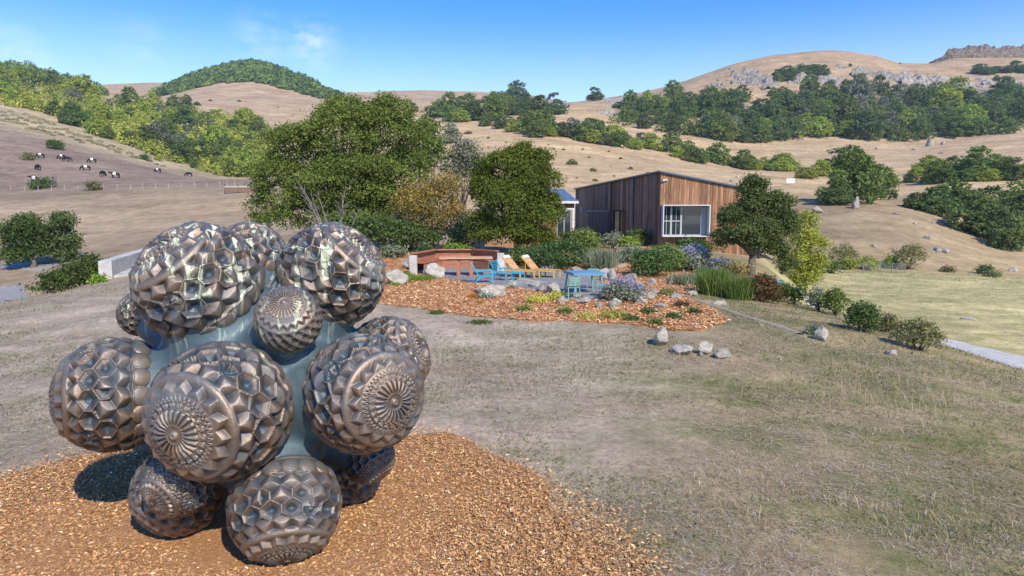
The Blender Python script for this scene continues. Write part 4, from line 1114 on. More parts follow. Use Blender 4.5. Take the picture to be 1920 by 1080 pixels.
def low_chair(px, py, Y, rz, label, stool=False):
    c = at(px, py, Y); r = put('low_armchair' if not stool else 'footstool', None, loc=(c.x, c.y, pz(c.x, c.y)), rot=(0, 0, rz), scale=(.82, .82, .82), label=label, cat='armchair' if not stool else 'footstool', group='turquoise slatted seats')
    # faces +x; slats run across y
    if stool:
        for k_ in range(6): MB().box(-.22 + k_ * .08, -.22 + k_ * .08 + .062, -.27, .27, .36, .378).build('slat', m_cyan, r)
        for s_ in (-.27, .27):
            MB().bar((-.24, s_, .35), (.28, s_, .35), .028).build('rail', m_cyan, r)
            for x_ in (-.22, .25): MB().bar((x_, s_, 0), (x_, s_, .34), .03).build('leg', m_cyan, r)
        return
    for k_ in range(8):                       # seat slopes to the rear
        x_ = .36 - k_ * .083; z_ = .40 - k_ * .012
        MB().hexa([(x_ - .066, -.28, z_ - .03), (x_, -.28, z_ - .018), (x_, .28, z_ - .018), (x_ - .066, .28, z_ - .03), (x_ - .066, -.28, z_ - .012), (x_, -.28, z_), (x_, .28, z_), (x_ - .066, .28, z_ - .012)]).build('seat_slat', m_cyan, r)
    for k_ in range(9):                       # tall reclined back
        t_ = k_ / 9; x_ = -.32 - .36 * t_; z_ = .34 + .62 * t_
        MB().bar((x_, -.28, z_), (x_, .28, z_), .055, .018, up=(-.5, 0, .86)).build('back_slat', m_cyan, r)
    for s_ in (-.29, .29):
        MB().bar((.38, s_, .385), (-.32, s_, .285), .032).bar((-.30, s_, .29), (-.70, s_, .98), .032).build('side_rail', m_cyan, r)
        MB().bar((.33, s_, 0), (.30, s_, .37), .036).build('leg', m_cyan, r)
        MB().bar((-.52, s_, 0), (-.25, s_, .30), .036).build('leg', m_cyan, r)
        MB().bar((.34, s_, .37), (.30, s_, .60), .03).bar((.32, s_, .61), (-.46, s_, .56), .05, .028).build('armrest', m_cyan, r)
low_chair(910, 515, 26.6, R(8), 'turquoise slatted low armchair on the left, seen from its side')
low_chair(945, 512, 27.5, R(-35), 'turquoise slatted low armchair beside the footstool')
low_chair(971, 516, 27.6, R(-20), 'small turquoise slatted footstool before the yellow loungers', True)

def lounger(px, py, Y, rz, label):
    c = at(px, py, Y); r = put('sun_lounger', None, loc=(c.x, c.y, pz(c.x, c.y)), rot=(0, 0, rz), scale=(.9, .9, .88), label=label, cat='sun lounger', group='yellow-framed loungers')
    for s_ in (-.33, .33):
        MB().bar((-.55, s_, .33), (1.05, s_, .33), .045, .06).build('rail', m_yellow, r)
        for x_ in (-.5, .25, 1.0): MB().bar((x_, s_, 0), (x_, s_, .30), .05).build('leg', m_yellow, r)
        MB().bar((-.12, s_, .36), (-.72, s_, .98), .04).build('back_rail', m_yellow, r)
        MB().bar((-.5, s_ * .9, .34), (-.5, s_ * .9, .72), .03).build('back_strut', m_yellow, r)
    for k_ in range(12):
        x_ = -.06 + k_ * .092
        MB().box(x_, x_ + .078, -.35, .35, .362, .382).build('seat_slat', m_slat, r)
    for k_ in range(10):
        t_ = .04 + k_ * .096
        MB().bar((-.12 - .60 * t_, -.35, .39 + .62 * t_), (-.12 - .60 * t_, .35, .39 + .62 * t_), .078, .018, up=(.72, 0, .69)).build('back_slat', m_slat, r)
    MB().bar((-.62, -.27, .96), (-.62, .27, .96), .17, .06, up=(.72, 0, .69)).build('headrest', m_pillow, r)
lounger(972, 508, 29.0, R(-28), 'left of two yellow sun loungers with teak slats and cream headrest')
lounger(1008, 508, 29.0, R(-28), 'right of two yellow sun loungers with teak slats and cream headrest')

def cafe_table():
    c = at(1095, 520, 23.3); z0 = pz(c.x, c.y)
    t = put('garden_table', None, loc=(c.x, c.y, z0), rot=(0, 0, R(14)), label='blue square metal garden table on the lower terrace', cat='table')
    MB().box(-.56, .56, -.50, .50, .715, .74).build('table_top', m_blue, t)
    MB().box(-.55, .55, -.55, -.52, .65, .713).box(-.55, .55, .52, .55, .65, .713).box(-.55, -.52, -.52, .52, .65, .713).box(.52, .55, -.52, .52, .65, .713).build('apron', m_blue, t)
    for x_ in (-1, 1):
        for y_ in (-1, 1): MB().bar((x_ * .52, y_ * .52, 0), (x_ * .44, y_ * .44, .713), .05).build('leg', m_aqua, t)
cafe_table()
def metal_chair(px, py, Y, rz, label, back=True):
    c = at(px, py, Y); r = put('metal_chair' if back else 'metal_stool', None, loc=(c.x, c.y, pz(c.x, c.y)), rot=(0, 0, rz), scale=(.9, .9, .82), label=label, cat='chair' if back else 'stool', group='green metal seats on the lower terrace')
    mm = m_green if back else m_aqua
    for k_ in range(6): MB().box(-.21, .21, -.21 + k_ * .072, -.21 + k_ * .072 + .058, .44, .455).build('seat_slat', mm, r)
    for x_ in (-.22, .22):
        MB().bar((x_, .2, 0), (x_ * .95, .17, .44), .028).build('leg', mm, r)
        if back: MB().bar((x_, -.26, 0), (x_ * .95, -.20, .44), .028).bar((x_ * .95, -.2, .44), (x_ * .92, -.30, .84), .028).build('leg', mm, r)
        else: MB().bar((x_, -.22, 0), (x_ * .95, -.19, .44), .028).build('leg', mm, r)
        MB().bar((x_, .2, .43), (x_, -.2, .43), .024).build('rail', mm, r)
    if back:
        MB().bar((-.21, -.30, .83), (.21, -.30, .83), .03, .06).build('top_rail', mm, r)
        for z_ in (.56, .66, .75): MB().bar((-.2, -.215 - (z_ - .44) * .24, z_), (.2, -.215 - (z_ - .44) * .24, z_), .018, .05).build('back_slat', mm, r)
metal_chair(1073, 540, 21.9, R(12), 'sage green metal chair nearest the viewer at the blue table')
metal_chair(1112, 520, 24.6, R(172), 'sage green metal chair on the far side of the blue table')
metal_chair(1131, 540, 22.4, R(70), 'low aqua metal stool to the right of the blue table', False)
# turquoise lounger in the tree's shade
q = hit(1452, 536)
tl = put('shaded_lounger', None, loc=tuple(q), rot=(0, 0, R(20)), label='small turquoise lounger lying in the shade right of the tree', cat='lounger')
MB().box(-.35, .35, -.25, .25, .22, .27).build('seat', m_cyan, tl); MB().bar((-.33, 0, .27), (-.6, 0, .55), .5, .05).build('backrest', m_cyan, tl)
for x_ in (-.3, .3):
    for y_ in (-.2, .2): MB().box(x_ - .02, x_ + .02, y_ - .02, y_ + .02, -.05, .218).build('leg', m_cyan, tl)
# ------------------------------------------------------------------ foliage builders
def leaf_mesh(name, C, nrm, size, tone, mat, aspect=.6):
    n = len(C)
    nrm = nrm / np.maximum(np.linalg.norm(nrm, axis=1), 1e-6)[:, None]
    r = rng.normal(size=(n, 3)); a = np.cross(nrm, r); a /= np.maximum(np.linalg.norm(a, axis=1), 1e-6)[:, None]
    b = np.cross(nrm, a); s = size[:, None]
    V = np.stack([C - a * s, C - b * s * aspect + nrm * s * .18, C + a * s, C + b * s * aspect + nrm * s * .18], 1).reshape(-1, 3)
    Fq = np.arange(n * 4).reshape(-1, 4)
    return make_mesh(name, V, Fq, [mat], False, attrs={'tone': ('FLOAT', np.repeat(tone, 4))})

def crown_points(lobes, nclump, per, spread, r0=.70, sub=0, subr=.36):
    """clumps of leaves on and inside a set of ellipsoids; sub: boughs that break up each lobe"""
    L = np.array(lobes, float)
    if sub:
        S = []
        for l in L:
            ns = max(4, int(sub * rng.uniform(.7, 1.2)))
            d = rng.normal(size=(ns, 3)); d[:, 2] = np.abs(d[:, 2]) * np.where(rng.uniform(size=ns) < .25, -.6, 1); d /= np.linalg.norm(d, axis=1)[:, None]
            rr = rng.uniform(.5, .86, (ns, 1)); q = subr * rng.uniform(.6, 1.25, (ns, 1))
            S.append(np.c_[l[:3] + d * l[3:6] * rr, l[3:6] * q * np.array([1.2, 1.2, .72])])
        L = np.concatenate([L * np.array([1, 1, 1, .76, .76, .76])] + S)
    w = (L[:, 3] * L[:, 4] + L[:, 3] * L[:, 5] + L[:, 4] * L[:, 5]); w /= w.sum(); lt = rng.uniform(0, 1, len(L))
    cc = []; nn = []; kk = []
    while sum(len(x) for x in cc) < nclump:
        k = rng.choice(len(L), nclump, p=w); d = rng.normal(size=(nclump, 3)); d /= np.linalg.norm(d, axis=1)[:, None]
        d[:, 2] = np.where(d[:, 2] < -.55, -d[:, 2], d[:, 2])
        rr = r0 + (1.04 - r0) * rng.uniform(0, 1, nclump) ** .6
        p = L[k, :3] + d * L[k, 3:6] * rr[:, None]
        ok = np.ones(nclump, bool)
        for q in range(len(L)):
            e = (p - L[q, :3]) / (L[q, 3:6] * .62); ok &= (e ** 2).sum(1) > 1
        cc.append(p[ok]); nn.append(d[ok]); kk.append(k[ok])
    cc = np.concatenate(cc)[:nclump]; nn = np.concatenate(nn)[:nclump]
    ct = np.clip(.55 * lt[np.concatenate(kk)[:nclump]] + .45 * rng.uniform(0, 1, nclump), 0, 1) if sub else rng.uniform(0, 1, nclump)
    sz = rng.lognormal(0, .3, nclump)
    C = np.repeat(cc, per, 0) + np.clip(rng.normal(size=(nclump * per, 3)), -1.7, 1.7) * (spread * np.repeat(sz, per))[:, None] * np.array([1, 1, .75])
    N = np.repeat(nn, per, 0) * .7 + rng.normal(size=(nclump * per, 3)) * .75 + np.array([0, 0, .25])
    T = np.clip(.55 * np.repeat(ct, per) + .45 * rng.uniform(0, 1, nclump * per), 0, 1)
    return C, N, T, cc

def limbs(root_r, base, targets, fork_z, n=7, wob=.12):
    mb = MB(); fk = Vector((base[0], base[1], fork_z))
    b = Vector(base)
    mid = b.lerp(fk, .5) + Vector((random.uniform(-1, 1), random.uniform(-1, 1), 0)) * root_r * .5
    mb.tube([b - Vector((0, 0, .3)), b + Vector((0, 0, root_r * .3)), mid, fk], [root_r * 1.5, root_r * 1.1, root_r * .9, root_r * .75], n)
    for t in targets:
        t = Vector(t); p1 = fk.lerp(t, .35) + Vector((random.uniform(-1, 1), random.uniform(-1, 1), random.uniform(-.3, .8))) * (t - fk).length * wob
        p2 = fk.lerp(t, .72) + Vector((random.uniform(-1, 1), random.uniform(-1, 1), random.uniform(-.3, .5))) * (t - fk).length * wob
        s = fk - (t - fk).normalized() * root_r * .3
        mb.tube([s, p1, p2, t], [root_r * .55, root_r * .36, root_r * .2, root_r * .06], 6)
    return mb

m_bark = mat_var('bark', (.085, .07, .055), (.20, .175, .15), 5, .95, bump=.6, bscale=14, stretch=(3, 3, .7))
m_twig = mat_var('pale_twig', (.17, .15, .12), (.30, .275, .235), 6, .9)
LEAF = {
    'oak': mat_leaf('oak_leaf', (.05, .075, .014), (.195, .235, .052), mid=(.112, .15, .03)),
    'olive': mat_leaf('olive_oak_leaf', (.055, .082, .012), (.19, .235, .04), mid=(.11, .155, .022)),
    'darkoak': mat_leaf('dark_oak_leaf', (.046, .076, .024), (.165, .22, .066), mid=(.10, .142, .044)),
    'oak3': mat_leaf('upright_oak_leaf', (.045, .068, .022), (.16, .20, .065), mid=(.095, .125, .04)),
    'midoak': mat_leaf('mid_oak_leaf', (.062, .10, .025), (.205, .26, .065), mid=(.13, .18, .042)),
    'lime': mat_leaf('yellow_green_leaf', (.14, .18, .03), (.36, .41, .085), mid=(.25, .30, .05)),
    'grey': mat_leaf('grey_green_leaf', (.09, .105, .065), (.27, .285, .20), mid=(.165, .185, .12)),
    'golden': mat_leaf('golden_leaf', (.17, .205, .03), (.43, .43, .10), mid=(.29, .32, .055)),
    'autumn': mat_leaf('autumn_leaf', (.085, .085, .025), (.46, .27, .08), mid=(.17, .15, .045), hue=.01),
    'sage': mat_leaf('sage_leaf', (.10, .125, .075), (.30, .33, .22), mid=(.18, .215, .135)),
    'shrub': mat_leaf('shrub_leaf', (.035, .065, .018), (.14, .205, .065), mid=(.08, .125, .036)),
    'bright': mat_leaf('bright_green_leaf', (.09, .16, .02), (.28, .38, .07), mid=(.17, .26, .035)),
    'chart': mat_leaf('chartreuse_leaf', (.28, .28, .05), (.58, .55, .15), mid=(.44, .42, .09)),
    'red': mat_leaf('russet_leaf', (.07, .035, .018), (.22, .13, .05), mid=(.12, .075, .03)),
    'purple': mat_leaf('purple_flower', (.20, .15, .42), (.50, .42, .80), mid=(.34, .27, .62)),
    'white': mat_leaf('white_flower', (.55, .55, .5), (.85, .85, .8)),
    'orange': mat_leaf('orange_grass', (.30, .14, .03), (.60, .33, .10)),
    'hedge': mat_leaf('hedge_leaf', (.03, .05, .012), (.125, .165, .045), mid=(.065, .095, .022)),
    'scrub': mat_leaf('coyote_bush_leaf', (.12, .12, .045), (.29, .27, .12), mid=(.19, .185, .075)),
}

def tree_px(name, base, Y, lobes, kind, label, leaf, nclump, per, spread, root_r=.3, fork=.35, depth=.85, group=None, cat='tree', mat=None, twig=None):
    """a tree whose lobes are given where they show; each lobe has its own depth"""
    b = Vector((at(base[0], base[1], Y).x, Y, 0)); b.z = gz(b.x, b.y)
    root = put(name, None, loc=b, label=label, cat=cat, group=group)
    L = []
    for q in lobes:
        px, py, rx, rz = q[:4]; dy = q[4] if len(q) > 4 else random.uniform(-.4, .4)
        c = at(px, py, Y + dy * rx / F * Y); sx = rx / F * Y; sz = rz / F * Y
        L.append((c.x - b.x, c.y - b.y, c.z - b.z, sx, (sx + sz) / 2 * depth, sz))
    C, N, T, cc = crown_points(L, nclump, per, spread, .66, 20, .33)
    k = C[:, 2] > .1; C, N, T = C[k], N[k], T[k]
    put('crown', leaf_mesh('crown', C, N, leaf * rng.uniform(.7, 1.3, len(C)), T, LEAF[kind]), root)
    top = max(l[2] for l in L)
    tg = [(l[0], l[1], l[2] + l[5] * .2) for l in L]
    for _ in range(14):
        tg.append(tuple(cc[rng.integers(len(cc))]))
    put('trunk', limbs(root_r, (0, 0, 0), tg, top * fork).mesh('trunk', twig or m_bark, True), root)
    return root

# the oaks about the patio
tree_px('oak_tree', (655, 455), 43.5, [(640, 262, 100, 62, -.2), (548, 280, 62, 50, 0), (722, 262, 78, 68, .1), (528, 345, 62, 55, -.2), (650, 345, 105, 66, -.5), (752, 325, 52, 62, 0), (590, 402, 100, 48, -.4), (496, 392, 30, 32, 0), (690, 408, 80, 48, -.5), (745, 385, 55, 48, -.2), (600, 345, 60, 50, -.4), (645, 215, 60, 34, 0), (725, 215, 45, 32, 0)],
        'oak', 'broad dense oak tree behind the sculpture, the largest near tree', .076, 7000, 14, .20, .38, .3)
tree_px('oak_tree', (968, 472), 36.5, [(950, 318, 50, 44, 0), (915, 372, 34, 52, 0), (995, 345, 45, 55, -.2), (955, 385, 62, 62, -.4), (948, 438, 58, 32, -.3), (1018, 400, 40, 52, 0), (975, 292, 30, 22, 0), (1012, 300, 20, 24, 0), (905, 320, 18, 24, 0), (1005, 450, 40, 25, 0), (905, 425, 28, 36, 0)],
        'olive', 'rounded bright green oak tree between the big oak and the cedar house', .062, 4200, 14, .145, .2, .3)
tree_px('oak_tree', (1409, 530), 30.5, [(1412, 358, 26, 26, 0), (1408, 394, 30, 26, 0), (1372, 408, 26, 28, 0), (1452, 386, 32, 30, .2), (1418, 438, 46, 34, -.3), (1362, 446, 24, 22, 0), (1474, 424, 20, 28, 0), (1452, 466, 26, 20, .4), (1474, 496, 18, 14, .5)],
        'oak3', 'dark upright oak tree with bare trunk right of the cedar house', .054, 2600, 14, .115, .2, .3)
tree_px('maple_tree', (1510, 520), 47.0, [(1512, 420, 22, 24), (1500, 450, 28, 32), (1525, 468, 24, 34), (1492, 495, 34, 26), (1530, 500, 22, 24), (1508, 525, 32, 24), (1485, 540, 26, 20)],
        'golden', 'yellow-leaved tree glowing behind the dark oak by the meadow', .085, 700, 16, .2, .12, .35)
tree_px('oak_tree', (62, 503), hit(62, 503).y, [(48, 426, 30, 22), (28, 446, 26, 20), (76, 442, 24, 24), (56, 466, 44, 18), (30, 478, 26, 12), (20, 434, 16, 14)], 'hedge', 'round green oak by the road at the left edge', .16, 900, 14, .38, .3, .25)
tree_px('oak_tree', (118, 492), hit(118, 492).y, [(118, 422, 14, 20), (112, 446, 22, 22), (132, 456, 16, 14), (104, 468, 22, 14), (122, 478, 18, 10)], 'darkoak', 'dark oak standing right of the round one at the left edge', .16, 620, 14, .36, .26, .25)
# thicket with yellowing leaves, bare shrub
tree_px('thicket', (815, 462), 40.5, [(820, 385, 38, 50), (850, 420, 30, 44), (790, 420, 40, 38), (838, 350, 30, 24), (770, 445, 50, 20), (780, 380, 44, 40)], 'autumn', 'thicket with yellowing leaves between the two patio oaks', .07, 900, 12, .28, .1, .2, cat='shrub')
tree_px('understory_shrub', (740, 462), 39.5, [(735, 440, 60, 22), (690, 436, 50, 24), (790, 448, 40, 16), (650, 430, 45, 26)], 'shrub', 'low dark thicket along the foot of the big oak', .085, 800, 14, .25, .08, .2, cat='shrub')
tree_px('grey_tree', (868, 330), 62.0, [(870, 290, 28, 24), (858, 320, 24, 24), (890, 318, 20, 26)], 'grey', 'pale grey-green lichen-hung tree behind the gap between the patio oaks', .13, 260, 12, .35, .12, .3)
tree_px('oak_tree', (800, 300), 60.0, [(800, 250, 20, 26), (815, 285, 18, 30), (795, 300, 20, 22)], 'midoak', 'pale green tree peeping out right of the big oak', .14, 260, 13, .35, .15, .3)

def bare_shrub():
    b = Vector((at(628, 440, 37.6).x, 37.6, 0)); b.z = gz(b.x, b.y)
    o = put('bare_shrub', None, loc=b, label='leafless pale-twigged shrub in front of the big oak', cat='shrub')
    for k in range(8):
        mb = MB(); a = random.uniform(-1, 1); L = random.uniform(3.3, 5.3); tip = Vector((math.sin(a) * L * .5, random.uniform(-.8, .5), math.cos(a * .8) * L))
        p0 = Vector((random.uniform(-.2, .2), random.uniform(-.2, .2), -.1))
        P = [p0, p0.lerp(tip, .35) + Vector((random.uniform(-.2, .2), 0, .25)), p0.lerp(tip, .7) + Vector((random.uniform(-.15, .15), 0, .1)), tip]
        mb.tube(P, [.05, .035, .022, .006], 6)
        for q in range(12):
            t = random.uniform(.35, .98); s = p0.lerp(tip, t); dv = Vector((random.uniform(-1, 1), random.uniform(-.6, .6), random.uniform(.1, 1))).normalized() * random.uniform(.3, .95) * (1.2 - t * .6)
            mb.tube([s, s + dv * .5 + Vector((0, 0, .05)), s + dv], [.016, .011, .004], 5)
        mb.build('branch', m_twig, o, True)
bare_shrub()

# ------------------------------------------------------------------ shrubs, one by one
def shrub(px, py, w, hh, kind, label, Y=None, name='shrub', flowers=None, dens=1.0, cat='shrub', leaf=None, group=None, loose=1.0, aspect=.6):
    if Y is None:
        b = hit(px, py)
    else:
        b = Vector((at(px, py, Y).x, Y, 0)); b.z = gz(b.x, b.y)
    W = w / F * b.y; H = hh / F * b.y
    root = put(name, None, loc=b, label=label, cat=cat, group=group)
    nl = max(4, min(9, int(w / 10)))
    L = []
    for k in range(nl):
        a = k / nl * 2 * math.pi + random.uniform(-.3, .3); rr = random.uniform(.15, .32)
        sx = W * random.uniform(.20, .30); sz = H * random.uniform(.28, .42)
        L.append((math.cos(a) * W * rr, math.sin(a) * W * rr * .8, sz * .85 + random.uniform(0, .25) * H, sx, sx, sz))
    L.append((0, 0, H * .55, W * .3, W * .28, H * .42))
    lf = leaf or max(.03, b.y * .0019)
    ncl = int(dens * max(60, 1.5 * (W * H * 2 + W * W) / (lf * lf) / 14)); ncl = min(ncl, 1100)
    C, N, T, cc = crown_points(L, ncl, 13, lf * 2.3 * loose, .6)
    C[:, 2] = np.abs(C[:, 2])
    put('foliage', leaf_mesh('foliage', C, N, lf * rng.uniform(.7, 1.3, len(C)), T, LEAF[kind], aspect), root)
    mb = MB()
    for k in range(6):
        t = Vector(cc[rng.integers(len(cc))]); mb.tube([(random.uniform(-.04, .04), random.uniform(-.04, .04), -.1), t * .5 + Vector((0, 0, H * .05)), t], [W * .018 + .008, W * .012 + .005, .004], 5)
    mb.build('stem', m_bark, root, True)
    if flowers:
        k = rng.integers(0, len(cc), min(len(cc) * 3, 1500)); P = cc[k] * np.array([1.04, 1.04, 1.1]) + rng.normal(size=(len(k), 3)) * lf * 1.5 + np.array([0, 0, lf])
        put('flowers', leaf_mesh('flowers', P, rng.normal(size=(len(k), 3)) + np.array([0, -.5, .5]), lf * .8 * rng.uniform(.6, 1.3, len(k)), rng.uniform(0, 1, len(k)), LEAF[flowers]), root, kind='stuff')
    return root

def spiky(px, py, w, hh, kind, label, Y=None, n=900, name='grassy_shrub', cat='shrub', lean=.45, wid=.02):
    b = hit(px, py) if Y is None else Vector((at(px, py, Y).x, Y, gz(at(px, py, Y).x, Y)))
    W = w / F * b.y; H = hh / F * b.y
    base = np.stack([rng.normal(0, W * .16, n), rng.normal(0, W * .16, n), np.zeros(n)], -1)
    a = np.arctan2(base[:, 1], base[:, 0]) + rng.normal(0, .8, n); ti = np.abs(rng.normal(0, lean, n)); L = H * rng.uniform(.55, 1.08, n)
    d = np.stack([np.cos(a) * np.sin(ti), np.sin(a) * np.sin(ti), np.cos(ti)], -1)
    s = np.cross(d, rng.normal(size=(n, 3))); s /= np.linalg.norm(s, axis=1)[:, None]
    wv = (wid * b.y / 25 * rng.uniform(.6, 1.4, n))[:, None]; m = base + d * (L * .6)[:, None]; tip = base + d * L[:, None] + np.stack([np.cos(a), np.sin(a), -.3 + 0 * a], -1) * (L * .12 * ti)[:, None]
    V = np.stack([base - s * wv / 2, base + s * wv / 2, m + s * wv / 2, m - s * wv / 2, tip], 1).reshape(-1, 3)
    b0 = np.arange(n)[:, None] * 5
    Fc = np.concatenate([b0 + np.array([[0, 1, 2]]), b0 + np.array([[0, 2, 3]]), b0 + np.array([[3, 2, 4]])], 0)
    me = make_mesh(name, V, Fc, [LEAF[kind]], False, attrs={'tone': ('FLOAT', np.repeat(rng.uniform(0, 1, n), 5))})
    return put(name, me, loc=b, label=label, cat=cat)

shrub(733, 484, 50, 20, 'sage', 'silvery mounded shrub at the left back of the garden bed')
shrub(742, 470, 46, 14, 'shrub', 'low dark green shrub behind the silvery mound')
shrub(800, 474, 52, 34, 'shrub', 'leafy green shrub behind the left end of the redwood bench', 34.5)
shrub(855, 470, 60, 30, 'bright', 'bright green shrub behind the middle of the redwood bench', 35.5)
shrub(1040, 497, 104, 52, 'shrub', 'wide dense green shrub behind the yellow loungers', 32.6)
shrub(872, 466, 62, 62, 'darkoak', 'added dark tall shrub standing in for shade behind the right end of the bench', 39.0)  # added shrub, its dark mass stands in for shade in this gap
shrub(985, 488, 60, 34, 'darkoak', 'dark low shrub at the foot of the rounded oak', 33.6)
shrub(1098, 484, 66, 62, 'midoak', 'tall green shrub left of the garden steps', 34.2)
shrub(1080, 440, 60, 30, 'hedge', 'hedge-like shrub under the blue roof', 42)
spiky(1128, 497, 62, 44, 'sage', 'grey-green spiky shrub beside the path to the steps', 32.0, 900)
shrub(1150, 462, 40, 30, 'sage', 'greyish rounded shrub above the steps', 40)
shrub(1198, 446, 42, 30, 'shrub', 'dark green shrub against the side wall of the house', 42.5)
shrub(1184, 455, 32, 24, 'bright', 'lime green shrub against the side wall of the house', 39.5)
shrub(1184, 487, 54, 32, 'sage', 'round silvery sage right of the garden steps', 33.5)
shrub(1222, 522, 78, 52, 'shrub', 'big mounded green shrub at the house corner, left half', 29.0)
shrub(1250, 514, 62, 50, 'midoak', 'big mounded green shrub at the house corner, right half', 31.0)
shrub(1296, 508, 78, 44, 'sage', 'lavender bush with dusty blue flowers under the boxed window', 31.5, name='lavender_bush', flowers='purple')
shrub(1345, 512, 60, 34, 'sage', 'second lavender bush left of the dark oak trunk', 30.4, name='lavender_bush', flowers='purple')
shrub(1300, 474, 70, 24, 'shrub', 'low shrub close under the boxed window', 39.2)
shrub(1384, 522, 46, 42, 'autumn', 'airy shrub with yellow leaves left of the oak trunk', 29.0, dens=.4)
spiky(1276, 540, 50, 26, 'sage', 'grey spiky plant in front of the lavender', 26.8, 700)
spiky(1338, 566, 66, 56, 'midoak', 'tall green spiky shrub at the end of the bed, left one', 24.4, 1500, lean=.3)
spiky(1384, 577, 56, 48, 'midoak', 'green spiky shrub at the end of the bed, right one', 23.6, 1200, lean=.33)
shrub(1428, 580, 66, 50, 'red', 'russet-brown shrub below the dark oak', 23.6)
shrub(1462, 574, 50, 34, 'hedge', 'dark shrub between the russet one and the meadow', 24.6)
shrub(1488, 577, 40, 30, 'shrub', 'small dark green shrub at the crest of the slope', 24.6)
shrub(1535, 584, 50, 44, 'sage', 'loose pale green shrub on the slope crest', None, dens=.55)
shrub(1566, 592, 52, 56, 'midoak', 'taller loose green shrub on the slope crest', None, dens=.7)
shrub(1617, 622, 66, 56, 'shrub', 'dense round green shrub on the slope crest', None)
shrub(1662, 624, 44, 32, 'scrub', 'small olive-brown shrub right of the dense round one', None)
shrub(1722, 656, 84, 60, 'scrub', 'spreading olive shrub at the edge of the gravel road', None, dens=.8)
shrub(1526, 628, 20, 14, 'sage', 'tiny grey tuft beside the lone rock on the slope', None)
shrub(1166, 583, 84, 42, 'sage', 'low mound of violet flowers spilling over a rock', 21.6, name='flowering_mound', flowers='purple', cat='flowers')
for px, py, w, hh, lb in ((1006, 571, 44, 15, 'chartreuse ground cover in front of the patio, left clump'), (1036, 566, 36, 17, 'chartreuse ground cover in front of the patio, right clump'),
                          (1101, 600, 40, 9, 'small flat chartreuse clump near the front of the bed'), (1152, 600, 48, 14, 'chartreuse clump at the front of the bed below the violet flowers')):
    shrub(px, py, w, hh, 'chart', lb, None, name='ground_cover', cat='plant', leaf=.03)
for px, py, w, hh, lb in ((790, 528, 72, 16, 'mat of green grass between the two left boulders'), (741, 537, 24, 9, 'small green grass tuft before the pale left boulder'), (760, 522, 40, 14, 'green grass tuft behind the pale left boulder'),
                          (1050, 557, 44, 12, 'green grass strip before the terrace boulders'), (960, 541, 16, 6, 'tiny green tuft at the patio edge'), (820, 588, 40, 7, 'green grass at the bed front, left patch'), (900, 606, 60, 7, 'green grass at the bed front, right patch')):
    spiky(px, py, w, hh, 'bright' if hh > 8 else 'shrub', lb, None, 500, 'grass_tuft', 'grass', .6, .016)
for px, py, w, hh, lb in ((886, 561, 20, 15, 'upper of two orange grass tufts left of the flat boulder'), (901, 571, 16, 11, 'lower orange grass tuft left of the flat boulder'), (1180, 541, 16, 12, 'orange grass tuft among the rocks right of the terrace')):
    spiky(px, py, w, hh, 'orange', lb, None, 220, 'orange_grass', 'grass', .5, .014)
for px, py, w, hh, k, lb in ((1214, 590, 18, 7, 'shrub', 'tiny green plant right of the lone rock in the chips'), (1262, 600, 20, 8, 'shrub', 'tiny green plant at the lower right of the bed'), (1230, 612, 18, 7, 'midoak', 'tiny plant at the front edge of the bed below the house'), (1300, 590, 22, 8, 'shrub', 'tiny dark plant near the right tip of the bed'), (1280, 578, 16, 7, 'red', 'little russet plant near the sandy path'),
                             (1186, 604, 16, 6, 'shrub', 'little dark plant right of the front chartreuse clump'), (1060, 590, 16, 6, 'midoak', 'tiny green sprout in the middle of the bed'), (980, 585, 18, 6, 'midoak', 'tiny green sprout left of the middle of the bed'), (1310, 535, 44, 22, 'sage', 'grey low shrub right of the spiky plant'), (1250, 556, 26, 12, 'scrub', 'brownish tuft beside the rocks below the house')):
    shrub(px, py, w, hh, k, lb, None, name='bedding_plant', cat='plant', leaf=.035)
shrub(908, 561, 34, 9, 'sage', 'low white-flowered mat beside the flat boulder', None, name='flower_mat', flowers='white', cat='flowers', leaf=.03)
# meadow edge
for px, py, w, hh, k, lb in ((1520, 512, 44, 30, 'shrub', 'green shrub under the yellow-leaved tree'), (1556, 512, 30, 22, 'midoak', 'small round green shrub at the far meadow edge'), (1582, 498, 50, 40, 'scrub', 'brownish shrub at the far meadow edge'),
                             (1594, 506, 26, 20, 'lime', 'small pale green shrub at the far meadow edge'), (1630, 506, 32, 22, 'lime', 'yellowish shrub left of the wire fence'), (1672, 503, 26, 22, 'bright', 'small bright tree by the wire fence'),
                             (1702, 505, 60, 48, 'scrub', 'sparse olive shrub behind the wire fence'), (1848, 514, 22, 16, 'shrub', 'small green shrub at the right end of the meadow'), (1862, 520, 30, 8, 'scrub', 'low brown scrub right of the small meadow shrub'), (1776, 510, 22, 8, 'scrub', 'low scrub on the meadow edge')):
    shrub(px, py, w, hh, k, lb, None, leaf=.12, dens=.9 if k != 'scrub' else .5)
# hedge along the concrete wall
for px, py, w, hh, Y, lb in ((100, 552, 62, 40, 33.5, 'nearest juniper of the hedge, left end'), (140, 545, 66, 48, 34.5, 'second juniper of the hedge from the left'), (172, 530, 56, 52, 35.5, 'juniper at the near end of the concrete wall'),
                             (205, 500, 60, 40, 40.5, 'juniper behind the near end of the concrete wall'), (243, 482, 50, 32, 44.5, 'juniper behind the middle of the concrete wall'), (268, 468, 40, 26, 49, 'farthest juniper of the hedge by the concrete wall')):
    shrub(px, py, w, hh, 'hedge', lb, Y, name='juniper', leaf=.075)
shrub(292, 458, 30, 28, 'darkoak', 'dark bush just above the upper left ball of the sculpture', 62)
shrub(186, 532, 12, 10, 'bright', 'bright little shrub at the foot of the concrete wall', 33.4)
